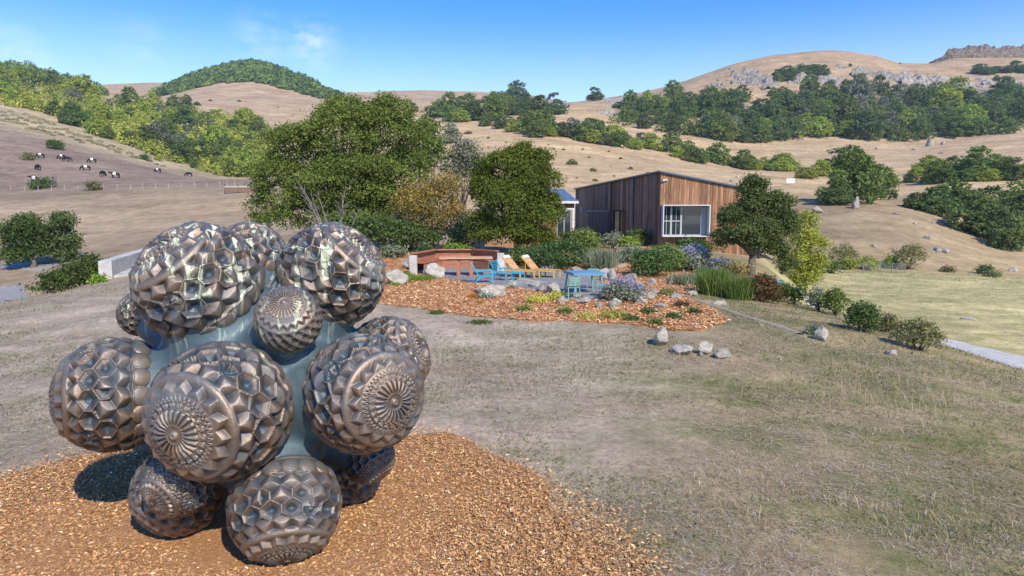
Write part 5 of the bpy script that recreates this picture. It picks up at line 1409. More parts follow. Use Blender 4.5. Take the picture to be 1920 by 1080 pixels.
# bushes on the cow pasture
for px, py, w, hh, k, lb in ((102, 280, 28, 17, 'shrub', 'dark bush above the cows'), (52, 300, 24, 12, 'scrub', 'grey bush left of the top cows'), (80, 353, 38, 16, 'shrub', 'green bush beside the lowest cow'), (178, 357, 30, 14, 'scrub', 'olive bush at the pasture fence'),
                             (270, 300, 16, 9, 'shrub', 'small bush at the edge of the pasture wood, left'), (295, 301, 12, 6, 'lime', 'tiny yellowish bush at the edge of the pasture wood'), (318, 302, 20, 8, 'scrub', 'brown bush at the edge of the pasture wood')):
    shrub(px, py, w, hh, k, lb, None, leaf=.2, group='bushes on the cow pasture')

# ------------------------------------------------------------------ hill trees
def proto_tree(kind, seed, flat=1.0, lean=0.0):
    global rng
    st = rng; rng = np.random.default_rng(seed); random.seed(seed)
    L = []
    nl = 7
    for k in range(nl):
        a = k / nl * 2 * math.pi + random.uniform(-.4, .4); rr = random.uniform(.12, .30)
        L.append((math.cos(a) * rr + lean * .2, math.sin(a) * rr, random.uniform(.20, .42) * flat, random.uniform(.17, .25), random.uniform(.17, .25), random.uniform(.18, .25) * flat))
    L.append((lean * .3, 0, .58 * flat, .26, .26, .2 * flat))
    for k in range(6):
        a = k / 6 * 2 * math.pi + random.uniform(-.4, .4); L.append((math.cos(a) * .27, math.sin(a) * .27, .13, .17, .17, .14))
    C, N, T, cc = crown_points(L, 420, 11, .024, .72, 7, .4)
    C[:, 2] = np.abs(C[:, 2]) + .01
    cm = leaf_mesh('crown', C, N, .023 * rng.uniform(.7, 1.35, len(C)), T, LEAF[kind], .75)
    tm = limbs(.035, (0, 0, 0), [tuple(cc[i]) for i in rng.integers(0, len(cc), 7)], .12).mesh('trunk', m_bark, True)
    rng = st
    return cm, tm
PROTO = {k: [proto_tree(k, 100 + 10 * i + j, random.uniform(.85, 1.1)) for j in range(4)] for i, k in enumerate(('darkoak', 'midoak', 'lime', 'grey', 'scrub'))}
def hill_tree(b, size, kind, label, group=None, tall=1.0, name='oak_tree'):
    cm, tm = PROTO[kind][random.randrange(4)]
    r = put(name, None, loc=(b.x, b.y, b.z - .05 * size), rot=(0, 0, random.uniform(0, 6.28)), scale=(size, size, size * tall), label=label, cat='tree', group=group)
    put('crown', cm, r); put('trunk', tm, r)
    return r

def fill(poly, gap, ax=1.0):
    """points inside a picture outline, kept apart"""
    xs = [p[0] for p in poly]; ys = [p[1] for p in poly]; out = []
    rr = random.Random(int(sum(xs)))
    rx = np.array([rr.uniform(min(xs), max(xs)) for _ in range(6000)]); ry = np.array([rr.uniform(min(ys), max(ys)) for _ in range(6000)])
    k = inside(poly, rx, ry)
    for x, y in zip(rx[k], ry[k]):
        if all((x - a) ** 2 + ((y - b) * ax) ** 2 > gap * gap for a, b in out): out.append((x, y))
    return out
KW = {'darkoak': 'dark green', 'midoak': 'mid green', 'lime': 'yellow-green', 'grey': 'grey-green', 'scrub': 'brownish'}
def mass(name, poly, gap, wpx, kinds, label, ax=1.7, leaf=.055, per=120, dist=None, tall=.62):
    """a wood that reads as one mass: low crowns run together"""
    CC = []; NN = []; TT = []
    for x, y in fill(poly, gap, ax):
        b = dist(x, y) if dist else hit(x, y, 100)
        if b is None: continue
        s = wpx * random.uniform(.75, 1.3) / F * b.y
        d = rng.normal(size=(per, 3)); d /= np.linalg.norm(d, axis=1)[:, None]; d[:, 2] = np.abs(d[:, 2])
        CC.append(np.array(b) + d * np.array([s * .5, s * .5, s * tall]) * rng.uniform(.7, 1.02, (per, 1))); NN.append(d + rng.normal(size=(per, 3)) * .5)
        TT.append(np.clip(.65 * random.random() + .35 * rng.uniform(0, 1, per), 0, 1))
    C, N, T = np.concatenate(CC), np.concatenate(NN), np.concatenate(TT)
    sz = np.repeat(np.array([wpx / F * np.median(C[:, 1])]), len(C)) * leaf * rng.uniform(.7, 1.3, len(C))
    put(name, leaf_mesh(name, C, N, sz, T, LEAF[kinds], .8), kind='stuff', label=label, cat='wood')
SAME = {}
ORD = 'first second third fourth fifth sixth seventh eighth ninth tenth eleventh twelfth'.split()
def wood(poly, gap, wpx, mix, where, group, ax=2.0, tall=1.0, name='oak_tree', parts=True):
    kinds = list(mix); w = [mix[k] for k in kinds]
    xs = [p[0] for p in poly]; x0, x1 = min(xs), max(xs)
    P = fill(poly, gap, ax); ym = sorted(P, key=lambda q: q[1])[len(P) // 2][1] if P else 0
    for x, y in P:
        b = hit(x, y, 100)
        if b is None: continue
        k = random.choices(kinds, w)[0]
        size = wpx * min(1.6, random.lognormvariate(0, .28)) / F * b.y
        lab = KW[k] + ' tree'
        if parts:
            f = (x - x0) / (x1 - x0)
            lab += (' at upper' if y < ym else ' at lower') + (' far left' if f < .17 else ' left' if f < .34 else ' left middle' if f < .5 else ' right middle' if f < .67 else ' right' if f < .84 else ' far right')
        lab += ' of ' + where
        o = hill_tree(b, size, k, lab, lab.replace(' tree', ' trees', 1), tall * random.uniform(.85, 1.15), name)
        SAME.setdefault(lab, []).append((x, o))
random.seed(11)
LEFT_WOOD = [(-20, 150), (40, 150), (100, 165), (180, 190), (250, 208), (330, 212), (420, 222), (500, 240), (520, 300), (470, 335), (420, 330), (340, 312), (270, 285), (200, 262), (150, 240), (110, 225), (60, 205), (-20, 195)]
RIGHT_WOOD = [(1150, 232), (1180, 205), (1240, 190), (1330, 195), (1378, 205), (1398, 246), (1436, 222), (1470, 190), (1560, 178), (1640, 172), (1760, 185), (1850, 190), (1930, 190), (1930, 240), (1880, 252), (1760, 258), (1700, 268), (1600, 262), (1520, 258), (1440, 268), (1380, 268), (1300, 258), (1220, 245)]
mass('hillside_wood', LEFT_WOOD, 10.5, 30, 'lime', 'green undergrowth filling the mixed wood on the left hillside')
mass('hillside_wood', RIGHT_WOOD, 15, 30, 'midoak', 'dark undergrowth filling the oak wood on the right hillside')
wood(LEFT_WOOD, 23, 42, {'darkoak': .8, 'midoak': 3.0, 'lime': 5.0, 'grey': 1.0}, 'left hillside wood', '', 1.7)
wood(RIGHT_WOOD, 26, 46, {'darkoak': 3.4, 'midoak': 3.4, 'lime': 1.7, 'grey': .7}, 'right hillside wood', '', 1.8, 1.0)
wood([(810, 216), (870, 214), (930, 226), (1000, 240), (1080, 252), (1180, 266), (1260, 285), (1340, 303), (1480, 318), (1480, 328), (1380, 318), (1290, 302), (1200, 282), (1100, 268), (1000, 256), (900, 236), (820, 224)],
     15, 46, {'darkoak': 2.2, 'midoak': 3, 'lime': 1.8, 'grey': .5}, 'the middle tree line', '', 1.4, .85)
wood([(920, 210), (935, 195), (975, 188), (1010, 204), (1040, 212), (990, 218), (940, 216)], 15, 38, {'darkoak': 3, 'midoak': 2}, 'the grove on the skyline saddle', '', 1.5, .85, parts=False)
wood([(1335, 190), (1390, 186), (1396, 197), (1340, 202)], 14, 34, {'midoak': 2, 'darkoak': 1}, 'the small grove above the right wood', '', 1.5, .9, parts=False)
wood([(1448, 150), (1480, 136), (1540, 131), (1544, 141), (1480, 152), (1452, 158)], 13, 32, {'darkoak': 3, 'midoak': 1.5}, 'the grove on the rounded hilltop', '', 1.6, .85, parts=False)
wood([(1838, 138), (1920, 132), (1930, 140), (1860, 144)], 14, 34, {'darkoak': 1}, 'the row under the rocky crag', '', 1.5, .7, parts=False)
wood([(1690, 344), (1740, 320), (1800, 322), (1870, 328), (1920, 332), (1920, 344), (1800, 340), (1720, 350)], 22, 56, {'darkoak': 2, 'midoak': 3, 'lime': 1.5}, 'the row behind the dark right-hand oaks', '', 1.6, .8, parts=False)
for lab, v in SAME.items():
    if len(v) < 2 or len(v) > 12: continue
    for k, (x, o) in enumerate(sorted(v, key=lambda q: q[0])):
        o['label'] = ORD[k] + ' from left of ' + lab.replace(' tree', ' trees', 1)
# oaks that stand out singly
SINGLE = [
    (1600, 380, 128, 'midoak', 'large oak on the knoll behind the tall boulder', 1.0, None), (1568, 384, 76, 'darkoak', 'dark oak at the left foot of the knoll oak', .9, None), (1642, 374, 84, 'midoak', 'smaller oak at the right of the knoll oak', 1.0, None),
    (1590, 326, 104, 'darkoak', 'dark domed oak rising above the knoll oak', .75, None), (1540, 330, 48, 'lime', 'yellow-green oak left of the dark domed oak', .9, None), (1660, 345, 50, 'lime', 'pale oak right of the knoll oak', .9, None),
    (1510, 335, 50, 'lime', 'low yellow-green oak at the end of the tree line', .7, None),
    (1760, 372, 96, 'darkoak', 'dark oak at the left of the right-hand cluster', .9, 118), (1850, 366, 120, 'darkoak', 'dark oak in the middle of the right-hand cluster', .85, 122), (1915, 382, 120, 'darkoak', 'dark oak at the right of the right-hand cluster', .9, 118), (1868, 416, 104, 'darkoak', 'dark oak low in the right-hand cluster', .8, 106), (1790, 352, 96, 'midoak', 'lighter oak crowning the right-hand cluster', .8, 128), (1905, 348, 100, 'midoak', 'lighter oak behind the right of the cluster', .8, 132), (1430, 318, 44, 'lime', 'yellow-green bushy tree above the house tree', .8, None), (1465, 322, 46, 'lime', 'yellow-green bushy tree at the right end of the tree line', .8, None), (1400, 312, 44, 'lime', 'pale bushy tree near the end of the tree line', .8, None), (1835, 385, 118, 'darkoak', 'widest dark oak of the right-hand cluster', .85, 108), (1895, 440, 96, 'darkoak', 'dark oak low at the right edge', .85, 100), (1720, 372, 66, 'darkoak', 'small dark oak left of the right-hand cluster', .7, 120), (1800, 365, 80, 'midoak', 'mid green oak behind the dark right-hand cluster', .9, 125), (1935, 415, 80, 'darkoak', 'dark oak cut by the right edge of the picture', 1, 112),
    (1115, 189, 38, 'darkoak', 'lone round oak on the skyline saddle', 1.0, None), (1270, 172, 22, 'darkoak', 'small dark tree on the skyline left of the rounded hill', .6, None), (1160, 203, 28, 'darkoak', 'low dark tree beside the skyline rocks', .7, None), (1045, 214, 44, 'darkoak', 'oak at the right foot of the saddle grove', .8, None),
    (1008, 258, 46, 'darkoak', 'dark oak standing out below the middle tree line', 1.0, None), (1128, 238, 18, 'midoak', 'small round tree above the middle tree line', .9, None),
    (772, 210, 30, 'darkoak', 'small dark tree on the pale hill right of the big oak', .9, None), (138, 236, 62, 'darkoak', 'large dark round oak alone at the edge of the left wood', .9, None), (1450, 180, 26, 'midoak', 'small tree below the hilltop grove', .8, None), (1885, 178, 60, 'darkoak', 'oak at the right edge below the crag', .9, None), (1915, 225, 60, 'darkoak', 'dark oak at the right edge of the wood', 1.1, None), (1868, 152, 16, 'darkoak', 'tiny tree left of the edge oak below the crag', 1, None), (1594, 125, 8, 'midoak', 'speck of a tree on the rounded hilltop', 1, None),
    (370, 198, 16, 'darkoak', 'small bush-like tree on the pale hill above the left wood', .7, None), (350, 190, 24, 'midoak', 'small tree at the top edge of the left wood', .8, None), (10, 178, 44, 'midoak', 'bright tree at the left edge of the picture', 1.1, None), (845, 268, 44, 'grey', 'grey-green tree over the patio oak gap', 1, None),
]
for px, py, w, k, lb, tall, Y in SINGLE:
    if Y: b = Vector((at(px, py, Y).x, Y, 0)); b.z = gz(b.x, b.y)
    else:
        b = hit(px, py) or at(px, py, 700)
    hill_tree(b, w / F * b.y, k, lb, None, tall)
# the wind-bent tree on the skyline
b = at(1032, 186, 690); b.z = gz(b.x, b.y) - .5
wt = put('windswept_tree', None, loc=b, label='wind-bent leaning tree on the skyline mound', cat='tree')
C, N, T, cc = crown_points([(1.0, 0, 8.0, 3.2, 2.5, 1.5), (4.5, 0, 9.8, 3.2, 2.4, 1.0), (-1.5, 0, 5.5, 1.6, 1.6, 1.2)], 110, 10, .5)
put('crown', leaf_mesh('crown', C, N, .55 * rng.uniform(.7, 1.3, len(C)), T, LEAF['darkoak']), wt)
put('trunk', MB().tube([(-4, 0, -1), (-2.5, 0, 3), (0, 0, 7), (3, 0, 9)], [.6, .5, .35, .1], 7).mesh('trunk', m_bark, True), wt)

def _fd(x, y):
    b = at(x, y, 700 + (190 - y) * 3.2); b.z = gz(b.x, b.y); return b
mass('distant_wood', [(285, 168), (330, 150), (400, 132), (470, 124), (530, 136), (590, 152), (640, 170), (640, 182), (610, 184), (560, 176), (470, 170), (380, 172), (300, 175)], 6.5, 19, 'midoak', 'far green wood covering the middle hill on the skyline', 1.8, .12, 140, _fd)
mass('skyline_wood', [(-20, 122), (0, 128), (60, 134), (110, 146), (150, 160), (195, 178), (150, 176), (80, 160), (-20, 148)], 9, 26, 'midoak', 'green wood along the top of the left hill', 1.6, .085, 220)

mass('hillside_scrub', [(0, 205), (60, 218), (150, 252), (250, 290), (320, 318), (230, 290), (100, 255), (0, 228)], 11, 13, 'scrub', 'low olive scrub along the lower edge of the left wood', 1.8, .06, 130, None, .3)
# small scrub on the open slopes
SCR = {}
for poly, gap, wpx, where in (([(800, 235), (1000, 268), (1150, 285), (1250, 330), (1080, 345), (1060, 300), (900, 262), (830, 250)], 34, 10, 'small scrub bush dotted over the pale slope behind the house'),
                              ([(230, 182), (600, 196), (620, 210), (470, 215), (330, 200)], 42, 9, 'small scrub bush on the pink-brown hill above the left wood'),
                              ([(1250, 165), (1700, 135), (1700, 165), (1300, 185)], 60, 7, 'tiny scrub bush on the rocky hill')):
    for x, y in fill(poly, gap, 2.2):
        b = hit(x, y, 100)
        if b is None: continue
        cm, tm = PROTO[random.choice(('scrub', 'scrub', 'midoak'))][random.randrange(4)]
        s = wpx * random.lognormvariate(0, .45) / F * b.y
        SCR.setdefault(where, []).append((x, put('scrub_bush', cm, loc=(b.x, b.y, b.z - .1 * s), rot=(0, 0, random.uniform(0, 6)), scale=(s, s, s * .6), label=where, cat='bush', group=where)))
for lab, v in SCR.items():
    for k, (x, o) in enumerate(sorted(v, key=lambda q: q[0])):
        o['label'] = (ORD + ['thirteenth', 'fourteenth', 'fifteenth', 'sixteenth', 'seventeenth', 'eighteenth', 'nineteenth', 'twentieth', 'twenty-first', 'twenty-second', 'twenty-third', 'twenty-fourth', 'twenty-fifth', 'twenty-sixth', 'twenty-seventh', 'twenty-eighth', 'twenty-ninth', 'thirtieth'])[min(k, 29)] + ' from left, ' + lab

# ------------------------------------------------------------------ rocks
m_rock = mat_var('lichened_rock', (.23, .21, .175), (.50, .47, .415), 3.2, .95, bump=.8, bscale=9, c3=(.37, .34, .29), objrand=.15, bdist=.06)
m_rockblue = mat_var('grey_serpentine_rock', (.19, .17, .14), (.43, .39, .335), .5, .95, bump=.8, bscale=1.5, c3=(.31, .275, .23), objrand=.15, bdist=.4)
m_rockdark = mat_var('dark_talus', (.12, .10, .085), (.30, .26, .22), .4, .95, bump=.8, bscale=1.5, c3=(.2, .17, .145), bdist=.4)
m_crag = mat_var('brown_crag_rock', (.075, .065, .052), (.27, .22, .155), .4, .95, bump=.9, bscale=1.2, c3=(.16, .13, .095), objrand=.2, bdist=.5)
def rock_mesh(seed, mat, sub=3):
    import bmesh
    r_ = np.random.default_rng(seed); bm = bmesh.new(); bmesh.ops.create_icosphere(bm, subdivisions=sub, radius=1)
    D = np.array([v.co[:] for v in bm.verts]); Fc = np.array([[v.index for v in f.verts] for f in bm.faces]); bm.free()
    for k in range(15):
        nv = r_.normal(size=3); nv /= np.linalg.norm(nv); d = r_.uniform(.32, .8)
        e = np.maximum(0, D @ nv - d); D = D - e[:, None] * nv * .92
    o = r_.uniform(0, 50, 3)
    D *= (1 + .22 * vnoise(D[:, 0] * 2.3 + o[0], D[:, 1] * 2.3 + D[:, 2] * 1.7, seed) + .12 * vnoise(D[:, 0] * 5 + D[:, 2] * 4, D[:, 1] * 5 - D[:, 2] * 3, seed + 3) + .06 * vnoise(D[:, 0] * 11 + D[:, 2] * 9, D[:, 1] * 11 - D[:, 2] * 8, seed + 5))[:, None]
    return make_mesh('rock', D, Fc, [mat], False)
ROCKS = {id(m): [rock_mesh(20 + k, m, 4 if m is m_rock else 3) for k in range(7)] for m in (m_rock, m_rockblue, m_crag, m_rockdark)}
def rock(px, py, w, hh, label, Y=None, mat=None, group=None, name='boulder'):
    b = hit(px, py) if Y is None else Vector((at(px, py, Y).x, Y, 0))
    if Y is not None: b.z = gz(b.x, b.y)
    W = w / F * b.y; H = hh / F * b.y; mat = mat or m_rock
    return put(name, random.choice(ROCKS[id(mat)]), loc=(b.x, b.y + W * .2, b.z + H * .30), rot=(random.uniform(-.15, .15), random.uniform(-.15, .15), random.uniform(0, 6)), scale=(W * .64, W * .5, H * .82), label=label, cat='rock', group=group)
for a in ((746, 536, 56, 26, 'pale rounded boulder at the left end of the bed'), (778, 508, 40, 26, 'rough boulder left of the redwood bench'), (806, 524, 62, 28, 'long pale boulder sloping down left of the patio'), (764, 503, 22, 14, 'small rock behind the rough boulder'),
          (926, 560, 62, 24, 'flat-topped boulder alone in the wood chips before the patio'), (985, 537, 100, 10, 'long flat rock edging the front of the patio'), (1014, 550, 28, 16, 'small pale rock left in the terrace edge'), (1042, 554, 44, 22, 'rounded boulder left of the green chairs'), (1081, 562, 34, 18, 'boulder below the nearest green chair'),
          (1055, 570, 20, 12, 'small white rock beside the chartreuse ground cover'), (1151, 581, 30, 20, 'rock half covered by violet flowers'), (1133, 527, 34, 22, 'boulder right behind the blue table'), (1150, 528, 16, 22, 'upright rock right of the blue table'), (1164, 545, 30, 20, 'rounded boulder right of the aqua stool'),
          (1190, 560, 42, 18, 'flat boulder above the violet flowers'), (1218, 562, 26, 14, 'rock at the right of the flat boulder'), (1241, 580, 24, 18, 'lone rock in the chips below the house'), (1188, 527, 30, 14, 'flat pale rock beside the mounded green shrub'), (1211, 545, 16, 8, 'tiny rock between the two flat pale rocks'),
          (1085, 512, 26, 12, 'rock behind the blue table by the path'), (938, 505, 22, 24, 'boulder behind the right end of the bench'), (1025, 508, 40, 14, 'rock under the wide shrub behind the loungers'), (1140, 478, 18, 12, 'rock beside the steps'), (1138, 490, 20, 10, 'low rock at the foot of the steps'), (1258, 535, 20, 14, 'rock under the grey spiky plant'),
          (1000, 541, 30, 14, 'rock at the middle of the patio front edge'), (962, 537, 34, 12, 'low pale rock at the patio edge left of the loungers'), (1022, 560, 20, 12, 'rock tucked behind the chartreuse ground cover'), (1098, 572, 40, 14, 'low rock between the nearest chair and the violet flowers'), (1122, 578, 22, 12, 'small rock left of the violet flowers'),
          (1202, 572, 34, 18, 'pale rock right of the violet flowers'), (1228, 553, 22, 12, 'rock below the mounded green shrub'), (1176, 553, 24, 16, 'rock close behind the violet flowers'), (1198, 541, 20, 12, 'small pale rock up the slope right of the terrace'), (1225, 536, 24, 12, 'rock at the foot of the mounded green shrub'), (1270, 562, 20, 12, 'rock near the start of the sandy path'), (1300, 556, 30, 10, 'flat rock beside the sandy path'),
          (1240, 649, 56, 30, 'leftmost rock of the row on the slope'), (1283, 664, 54, 26, 'brownish second rock of the row on the slope'), (1320, 665, 42, 22, 'third rock of the row on the slope'), (1352, 671, 42, 18, 'rightmost rock of the row on the slope'), (1312, 668, 12, 8, 'small stone between the rocks of the row'), (1546, 640, 32, 24, 'lone pale rock on the slope crest'), (1674, 667, 24, 12, 'low white stone lying on the slope'), (1348, 571, 30, 8, 'flat stone at the sandy path'),
          (1604, 391, 18, 24, 'tall pale boulder under the knoll oak'), (1536, 400, 26, 12, 'dark rocks at the left of the knoll'), (1681, 402, 12, 6, 'small rock on the knoll right of the oak'), (1740, 448, 16, 8, 'white rock in the middle of the golden slope'), (1758, 472, 14, 8, 'left of two rocks low on the golden slope'), (1772, 474, 14, 8, 'right of two rocks low on the golden slope'), (1640, 464, 14, 5, 'flat rock low on the brown knoll'), (1716, 421, 8, 6, 'small rock on the golden slope'), (1750, 419, 10, 6, 'small rock up the golden slope'),
          (1832, 412, 12, 10, 'rock under the dark right-hand oaks'), (1845, 414, 8, 8, 'second rock under the dark right-hand oaks'), (1900, 510, 14, 9, 'dark rock at the right end of the meadow'), (1744, 274, 12, 14, 'white boulder under the right wood'), (1770, 272, 7, 7, 'small boulder under the right wood'), (1765, 288, 12, 5, 'flat white rock on the field below the right wood'), (1718, 281, 14, 4, 'pale flat rock on the field below the right wood'), (1645, 280, 9, 4, 'little rock below the right wood'), (1384, 334, 10, 5, 'white rock on the slope right of the house roof'), (1372, 341, 8, 5, 'second white rock right of the house roof'), (1890, 325, 12, 5, 'pale rock in the field at the right edge'), (1820, 600, 22, 5, 'flat dark stones in the meadow')):
    rock(*a)

def jagged(x, y, seed, cell, amp):
    """blocky rock relief: the upper hull of many tilted points"""
    H = np.zeros_like(x)
    for sc, a in ((1.0, 1.0), (.45, .5), (.2, .28)):
        c = cell * sc; ix = np.floor(x / c); iy = np.floor(y / c); best = np.full(x.shape, -9.0)
        for dx in (-1, 0, 1):
            for dy in (-1, 0, 1):
                qx = (ix + dx + hash2(ix + dx, iy + dy, seed)) * c; qy = (iy + dy + hash2(ix + dx, iy + dy, seed + 5)) * c
                hh = hash2(ix + dx, iy + dy, seed + 9)
                ang = hash2(ix + dx, iy + dy, seed + 12) * 6.28
                u = np.cos(ang) * (x - qx) + np.sin(ang) * (y - qy); v = -np.sin(ang) * (x - qx) + np.cos(ang) * (y - qy)
                best = np.maximum(best, hh ** 1.4 - np.maximum(np.abs(u), np.abs(v)) / c * .9)
        H += a * np.clip(best, -.35, 1)
    return H * amp
def outcrop(label, px, py, w, hh, mat, amp, seed, name='rock_outcrop', cell=7.0, thr=.0, Y0=None, loose=8, base=0.0, ragged=1.3):
    c = hit(px, py, 80) if Y0 is None else at(px, py, Y0)
    a, b_ = hit(px - w / 2, py, 80) or c, hit(px + w / 2, py, 80) or c
    rx = w / F * c.y / 2
    p0, p1_ = hit(px, py - hh / 2, 80), hit(px, py + hh / 2, 80)
    ry = max(8, abs((p0 or c).y - (p1_ or c).y) / 2) if Y0 is None else 16
    nx, ny = 110, 60
    gx, gy = np.meshgrid(np.linspace(-1.1, 1.1, nx), np.linspace(-1.1, 1.1, ny))
    X = c.x + gx * rx; Y = c.y + gy * ry
    env = np.clip(1.15 - np.sqrt(gx ** 2 + gy ** 2) + ragged * fbm(X / 14, Y / 14, seed + 31, 3), -1, 1)
    Z = jagged(X + fbm(X / 4, Y / 4, seed, 2) * 2, Y + Z0(Y), seed, cell, amp) * np.clip(env * 1.6 + .25, 0, 1) + np.where(env < .12, -amp * .9 - 2, -amp * .12) + base * np.clip(env * 2, 0, 1)
    V = np.stack([X - c.x, Y - c.y, h(X, Y) + Z - c.z], -1).reshape(-1, 3)
    I, J = np.meshgrid(np.arange(nx - 1), np.arange(ny - 1)); b0 = (J * nx + I).ravel()
    Fq = np.stack([b0, b0 + 1, b0 + nx + 1, b0 + nx], -1)
    root = put(name, None, loc=c, label=label, cat='rocks')
    put('rock_face', make_mesh('rock_face', V, Fq, [mat], False), root)
    for _ in range(loose):
        x = px + random.gauss(0, w * .45); y = py + random.gauss(0, hh * .5); q = hit(x, y, 80)
        if q is None: continue
        s_ = random.uniform(1.5, 4) / F * q.y
        put('rock', random.choice(ROCKS[id(mat)]), root, loc=(q.x - c.x, q.y - c.y, q.z - c.z + s_ * .2), rot=(random.uniform(-.4, .4), random.uniform(-.4, .4), random.uniform(0, 6)), scale=(s_, s_ * .8, s_ * .8))
def Z0(Y): return 0 * Y
random.seed(5)
outcrop('grey rocky outcrop on the left shoulder of the rounded hill', 1405, 150, 66, 34, m_rockblue, 5, 3)
outcrop('low grey rocks left of the shoulder outcrop', 1352, 160, 40, 12, m_rockblue, 3, 5)
outcrop('long grey rock band below the hilltop grove', 1530, 152, 120, 22, m_rockblue, 5, 7)
outcrop('pale rock outcrop in the middle of the rounded hill', 1640, 142, 86, 22, m_rockblue, 5, 11)
outcrop('small rock knot above the right wood', 1632, 166, 34, 12, m_rockblue, 4, 13)
outcrop('rock outcrop on the right slope of the rounded hill', 1735, 153, 100, 26, m_rockblue, 5, 17)
outcrop('dark talus slope left of the right wood', 1415, 205, 62, 50, m_rockdark, 2.2, 19, cell=4)
outcrop('pale rocks on the skyline saddle', 1165, 193, 56, 10, m_rockblue, 3.5, 23, cell=5)
outcrop('scattered rocks lower on the saddle', 1130, 212, 50, 10, m_rockblue, 2.5, 29, cell=4)
outcrop('rocky knob in the saddle grove', 1042, 198, 30, 16, m_rockblue, 6, 37, cell=6)
outcrop('rocks scattered below the crag at the right', 1880, 158, 50, 20, m_rockblue, 4, 41)
outcrop('pale rock scatter above the right wood', 1830, 172, 60, 12, m_rockblue, 3, 43)
outcrop('jagged brown crag crowning the ridge at the right edge', 1858, 112, 215, 12, m_crag, 5.5, 47, 'rock_crag', 7, Y0=690, base=6.0, loose=0, ragged=.0)

# ------------------------------------------------------------------ cows, fence, signs
m_black = mat_flat('black_hide', (.012, .012, .013), .8)
m_hide = mat_flat('white_hide', (.74, .69, .62), .85)
def cow_mesh(pose):
    # spine, neck, head, legs as one skinned figure
    if pose == 'grazing': neck = [(.85, 0, 1.05), (1.12, 0, .72), (1.28, 0, .38), (1.45, 0, .16)]
    else: neck = [(.85, 0, 1.20), (1.10, 0, 1.38), (1.32, 0, 1.36), (1.58, 0, 1.22)]
    V = [(-.85, 0, 1.12), (-.45, 0, 1.06), (0, 0, 1.02), (.45, 0, 1.06)] + neck
    E = [(i, i + 1) for i in range(7)]
    Rd = [.27, .34, .38, .35, .25, .17, .17, .09]
    def leg(root, pts, rr):
        a = root
        for p, r_ in zip(pts, rr):
            V.append(p); Rd.append(r_); E.append((a, len(V) - 1)); a = len(V) - 1
    for s in (-1, 1):
        leg(3, [(.52, s * .2, .72), (.50, s * .2, .40), (.50, s * .2, .04)], (.15, .085, .07))
        leg(0, [(-.80, s * .2, .78), (-.92, s * .2, .45), (-.85, s * .2, .04)], (.18, .09, .07))
        leg(6, [(neck[2][0] - .04, s * .2, neck[2][2] + .12), (neck[2][0] - .06, s * .28, neck[2][2] + .12)], (.05, .035))
    leg(0, [(-1.08, 0, 1.0), (-1.10, 0, .5)], (.04, .035))
    me = bpy.data.meshes.new('cow'); me.from_pydata(V, E, [])
    o = bpy.data.objects.new('cow_tmp', me); col.objects.link(o)
    sk = o.modifiers.new('s', 'SKIN'); sb = o.modifiers.new('d', 'SUBSURF'); sb.levels = 1; sb.render_levels = 1
    for i, r_ in enumerate(Rd): me.skin_vertices[0].data[i].radius = (r_, r_)
    me.skin_vertices[0].data[2].use_root = True
    dg = bpy.context.evaluated_depsgraph_get(); ev = o.evaluated_get(dg); m2 = bpy.data.meshes.new_from_object(ev, depsgraph=dg)
    bpy.data.objects.remove(o); m2.name = 'cow'
    m2.materials.clear(); m2.materials.append(m_black); m2.materials.append(m_hide)
    for p in m2.polygons:
        p.use_smooth = True
        p.material_index = 1 if (-.32 < p.center.x < .30 and p.center.z > .5) else 0
    return m2
COW = {}
for ps in ('grazing', 'standing'):
    try: COW[ps] = cow_mesh(ps)
    except Exception as e:
        print('cow', e)
COWBLACK = COW['grazing'].copy()
for p in COWBLACK.polygons: p.material_index = 0
for px, py, rz, ps, lb in ((76, 297, 185, 'grazing', 'belted black and white cow, topmost at the left'), (116, 299, 180, 'grazing', 'belted cow of a pair touching, the left one'), (125, 303, 20, 'black', 'black cow of a pair touching, the right one'), (173, 306, 190, 'grazing', 'belted cow above the middle of the herd'),
                           (71, 319, 150, 'black', 'black cow grazing below the topmost left cow'), (161, 320, 200, 'grazing', 'belted cow facing left in the middle of the herd'), (193, 331, 90, 'black', 'black cow seen from behind next to the standing cow'), (216, 334, 180, 'standing', 'belted cow standing broadside near the pasture fence'),
                           (65, 342, 180, 'standing', 'lowest belted cow, beside the green bush'), (296, 324, 170, 'grazing', 'belted cow apart from the herd towards the wood'), (354, 331, 185, 'black', 'rightmost cow at the edge of the wood')):
    b = hit(px, py, 60)
    put('cow', COWBLACK if ps == 'black' else COW[ps], loc=b, rot=(0, 0, R(rz)), scale=(1.05, 1.05, 1.05), label=lb, cat='cow', group='cows on the brown pasture')

m_post = mat_flat('weathered_white_post', (.42, .39, .34), .9)
m_wire = mat_flat('wire', (.30, .30, .30), .5, .5)
PF = [(20, 358), (46, 358), (72, 358), (97, 357), (121, 357), (146, 357), (171, 357), (195, 356), (220, 356), (245, 355), (268, 354), (292, 354), (316, 354), (340, 353), (365, 352), (388, 352), (412, 350), (426, 349), (440, 347)]
pb = [hit(*p, 60) for p in PF]
fn = put('pasture_fence', None, loc=pb[0], label='line of pale posts and wire fencing off the cow pasture', cat='fence')
for k, q in enumerate(pb):
    hh_ = 1.25 if k % 2 == 0 else 1.1
    MB().tube([(0, 0, -.3), (0, 0, hh_)], .06, 6).build('post', m_post, fn, loc=q - pb[0])
for z in (.5, .95):
    mb = MB(); mb.tube([q - pb[0] + Vector((0, 0, z)) for q in pb], .012, 4); mb.build('wire', m_wire, fn)
q = hit(446, 362, 60)
tr_ = put('timber_trough', None, loc=q, rot=(0, 0, R(8)), label='weathered wooden loading chute at the end of the pasture fence', cat='trough')
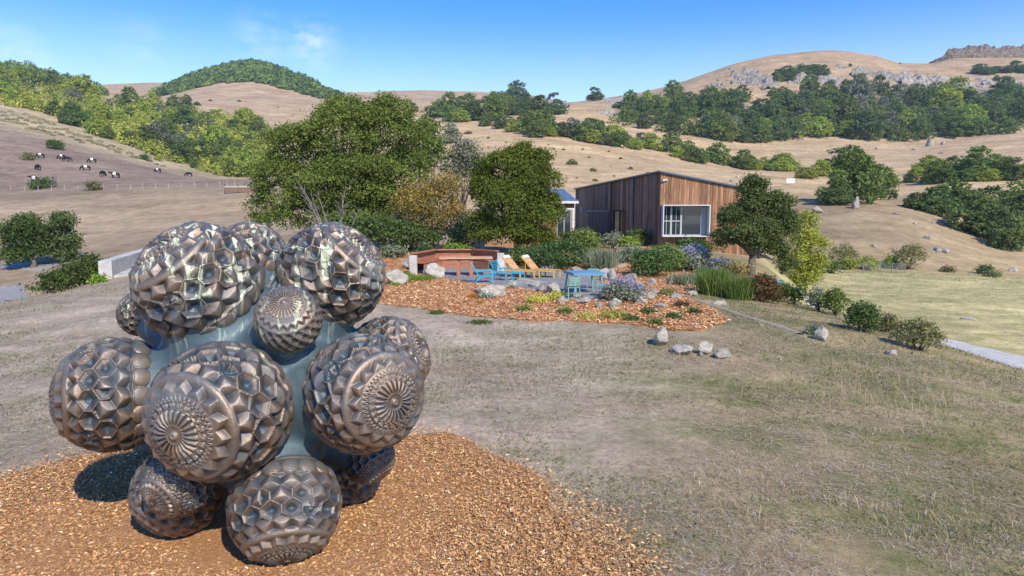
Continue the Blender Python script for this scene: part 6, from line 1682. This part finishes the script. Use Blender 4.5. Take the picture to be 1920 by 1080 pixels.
for k in range(4): MB().box(-2.6, 2.8, -.05, .05, .12 + k * .34, .12 + k * .34 + .27).build('plank', m_post if k == 3 else m_sleeper, tr_)
for x_ in (-2.5, 0, 2.5): MB().box(x_ - .1, x_ + .1, .051, .2, -.1, 1.7).build('post', m_dark, tr_)
q = hit(1482, 347, 60)
sg = put('white_sign', None, loc=q, label='blank white board standing on the pale slope right of the house', cat='sign')
MB().box(-1.1, 1.1, -.03, .03, .5, 1.7).build('panel', m_white, sg)
for x_ in (-.9, .9): MB().box(x_ - .05, x_ + .05, .031, .12, -.3, 1.7).build('post', m_post, sg)
qa = [hit(x, y) for x, y in ((1618, 511), (1650, 511), (1672, 512), (1697, 512))]
wf = put('wire_fence', None, loc=qa[0], label='low dark wire mesh fence at the far edge of the meadow', cat='fence')
for q in qa: MB().tube([(0, 0, -.2), (0, 0, 1.15)], .04, 6).build('post', m_twig, wf, loc=q - qa[0])
for a, b in zip(qa[:-1], qa[1:]):
    mb = MB()
    for z in np.linspace(.15, 1.1, 7): mb.bar(a - qa[0] + Vector((0, 0, z)), b - qa[0] + Vector((0, 0, z)), .014)
    for t in np.linspace(.05, .95, 12): p_ = (a - qa[0]).lerp(b - qa[0], t); mb.bar(p_ + Vector((0, 0, .1)), p_ + Vector((0, 0, 1.1)), .014)
    mb.build('mesh_panel', m_wire, wf)
MB().bar(qa[3] - qa[0] + Vector((0, 0, 1.0)), qa[3] - qa[0] + Vector((-1.4, -.1, 0)), .04).build('brace', m_twig, wf)
m_pole = mat_flat('pole_grey', (.3, .3, .3), .6)

# ------------------------------------------------------------------ the air: a thin even haze
hz_m = bpy.data.materials.new('thin_air'); hz_m.use_nodes = True
_n = hz_m.node_tree.nodes; _n.clear()
_o = _n.new('ShaderNodeOutputMaterial'); _v = _n.new('ShaderNodeVolumePrincipled')
_v.inputs['Color'].default_value = (.62, .78, .98, 1); _v.inputs['Density'].default_value = .00017; _v.inputs['Anisotropy'].default_value = .2
hz_m.node_tree.links.new(_v.outputs[0], _o.inputs['Volume'])
_zl = float(h(np.linspace(-2000, 2000, 200)[None, :], np.linspace(-45, 1750, 200)[:, None]).min())
_zh = float(h(np.linspace(-2000, 2000, 200)[None, :], np.linspace(-45, 1750, 200)[:, None]).max())
mb = MB().box(-2050, 2050, -60, 1800, _zl - 1.5, _zh + 25)
put('haze', mb.mesh('haze', hz_m), kind='stuff', label='thin blue haze hanging over the hills', cat='haze')
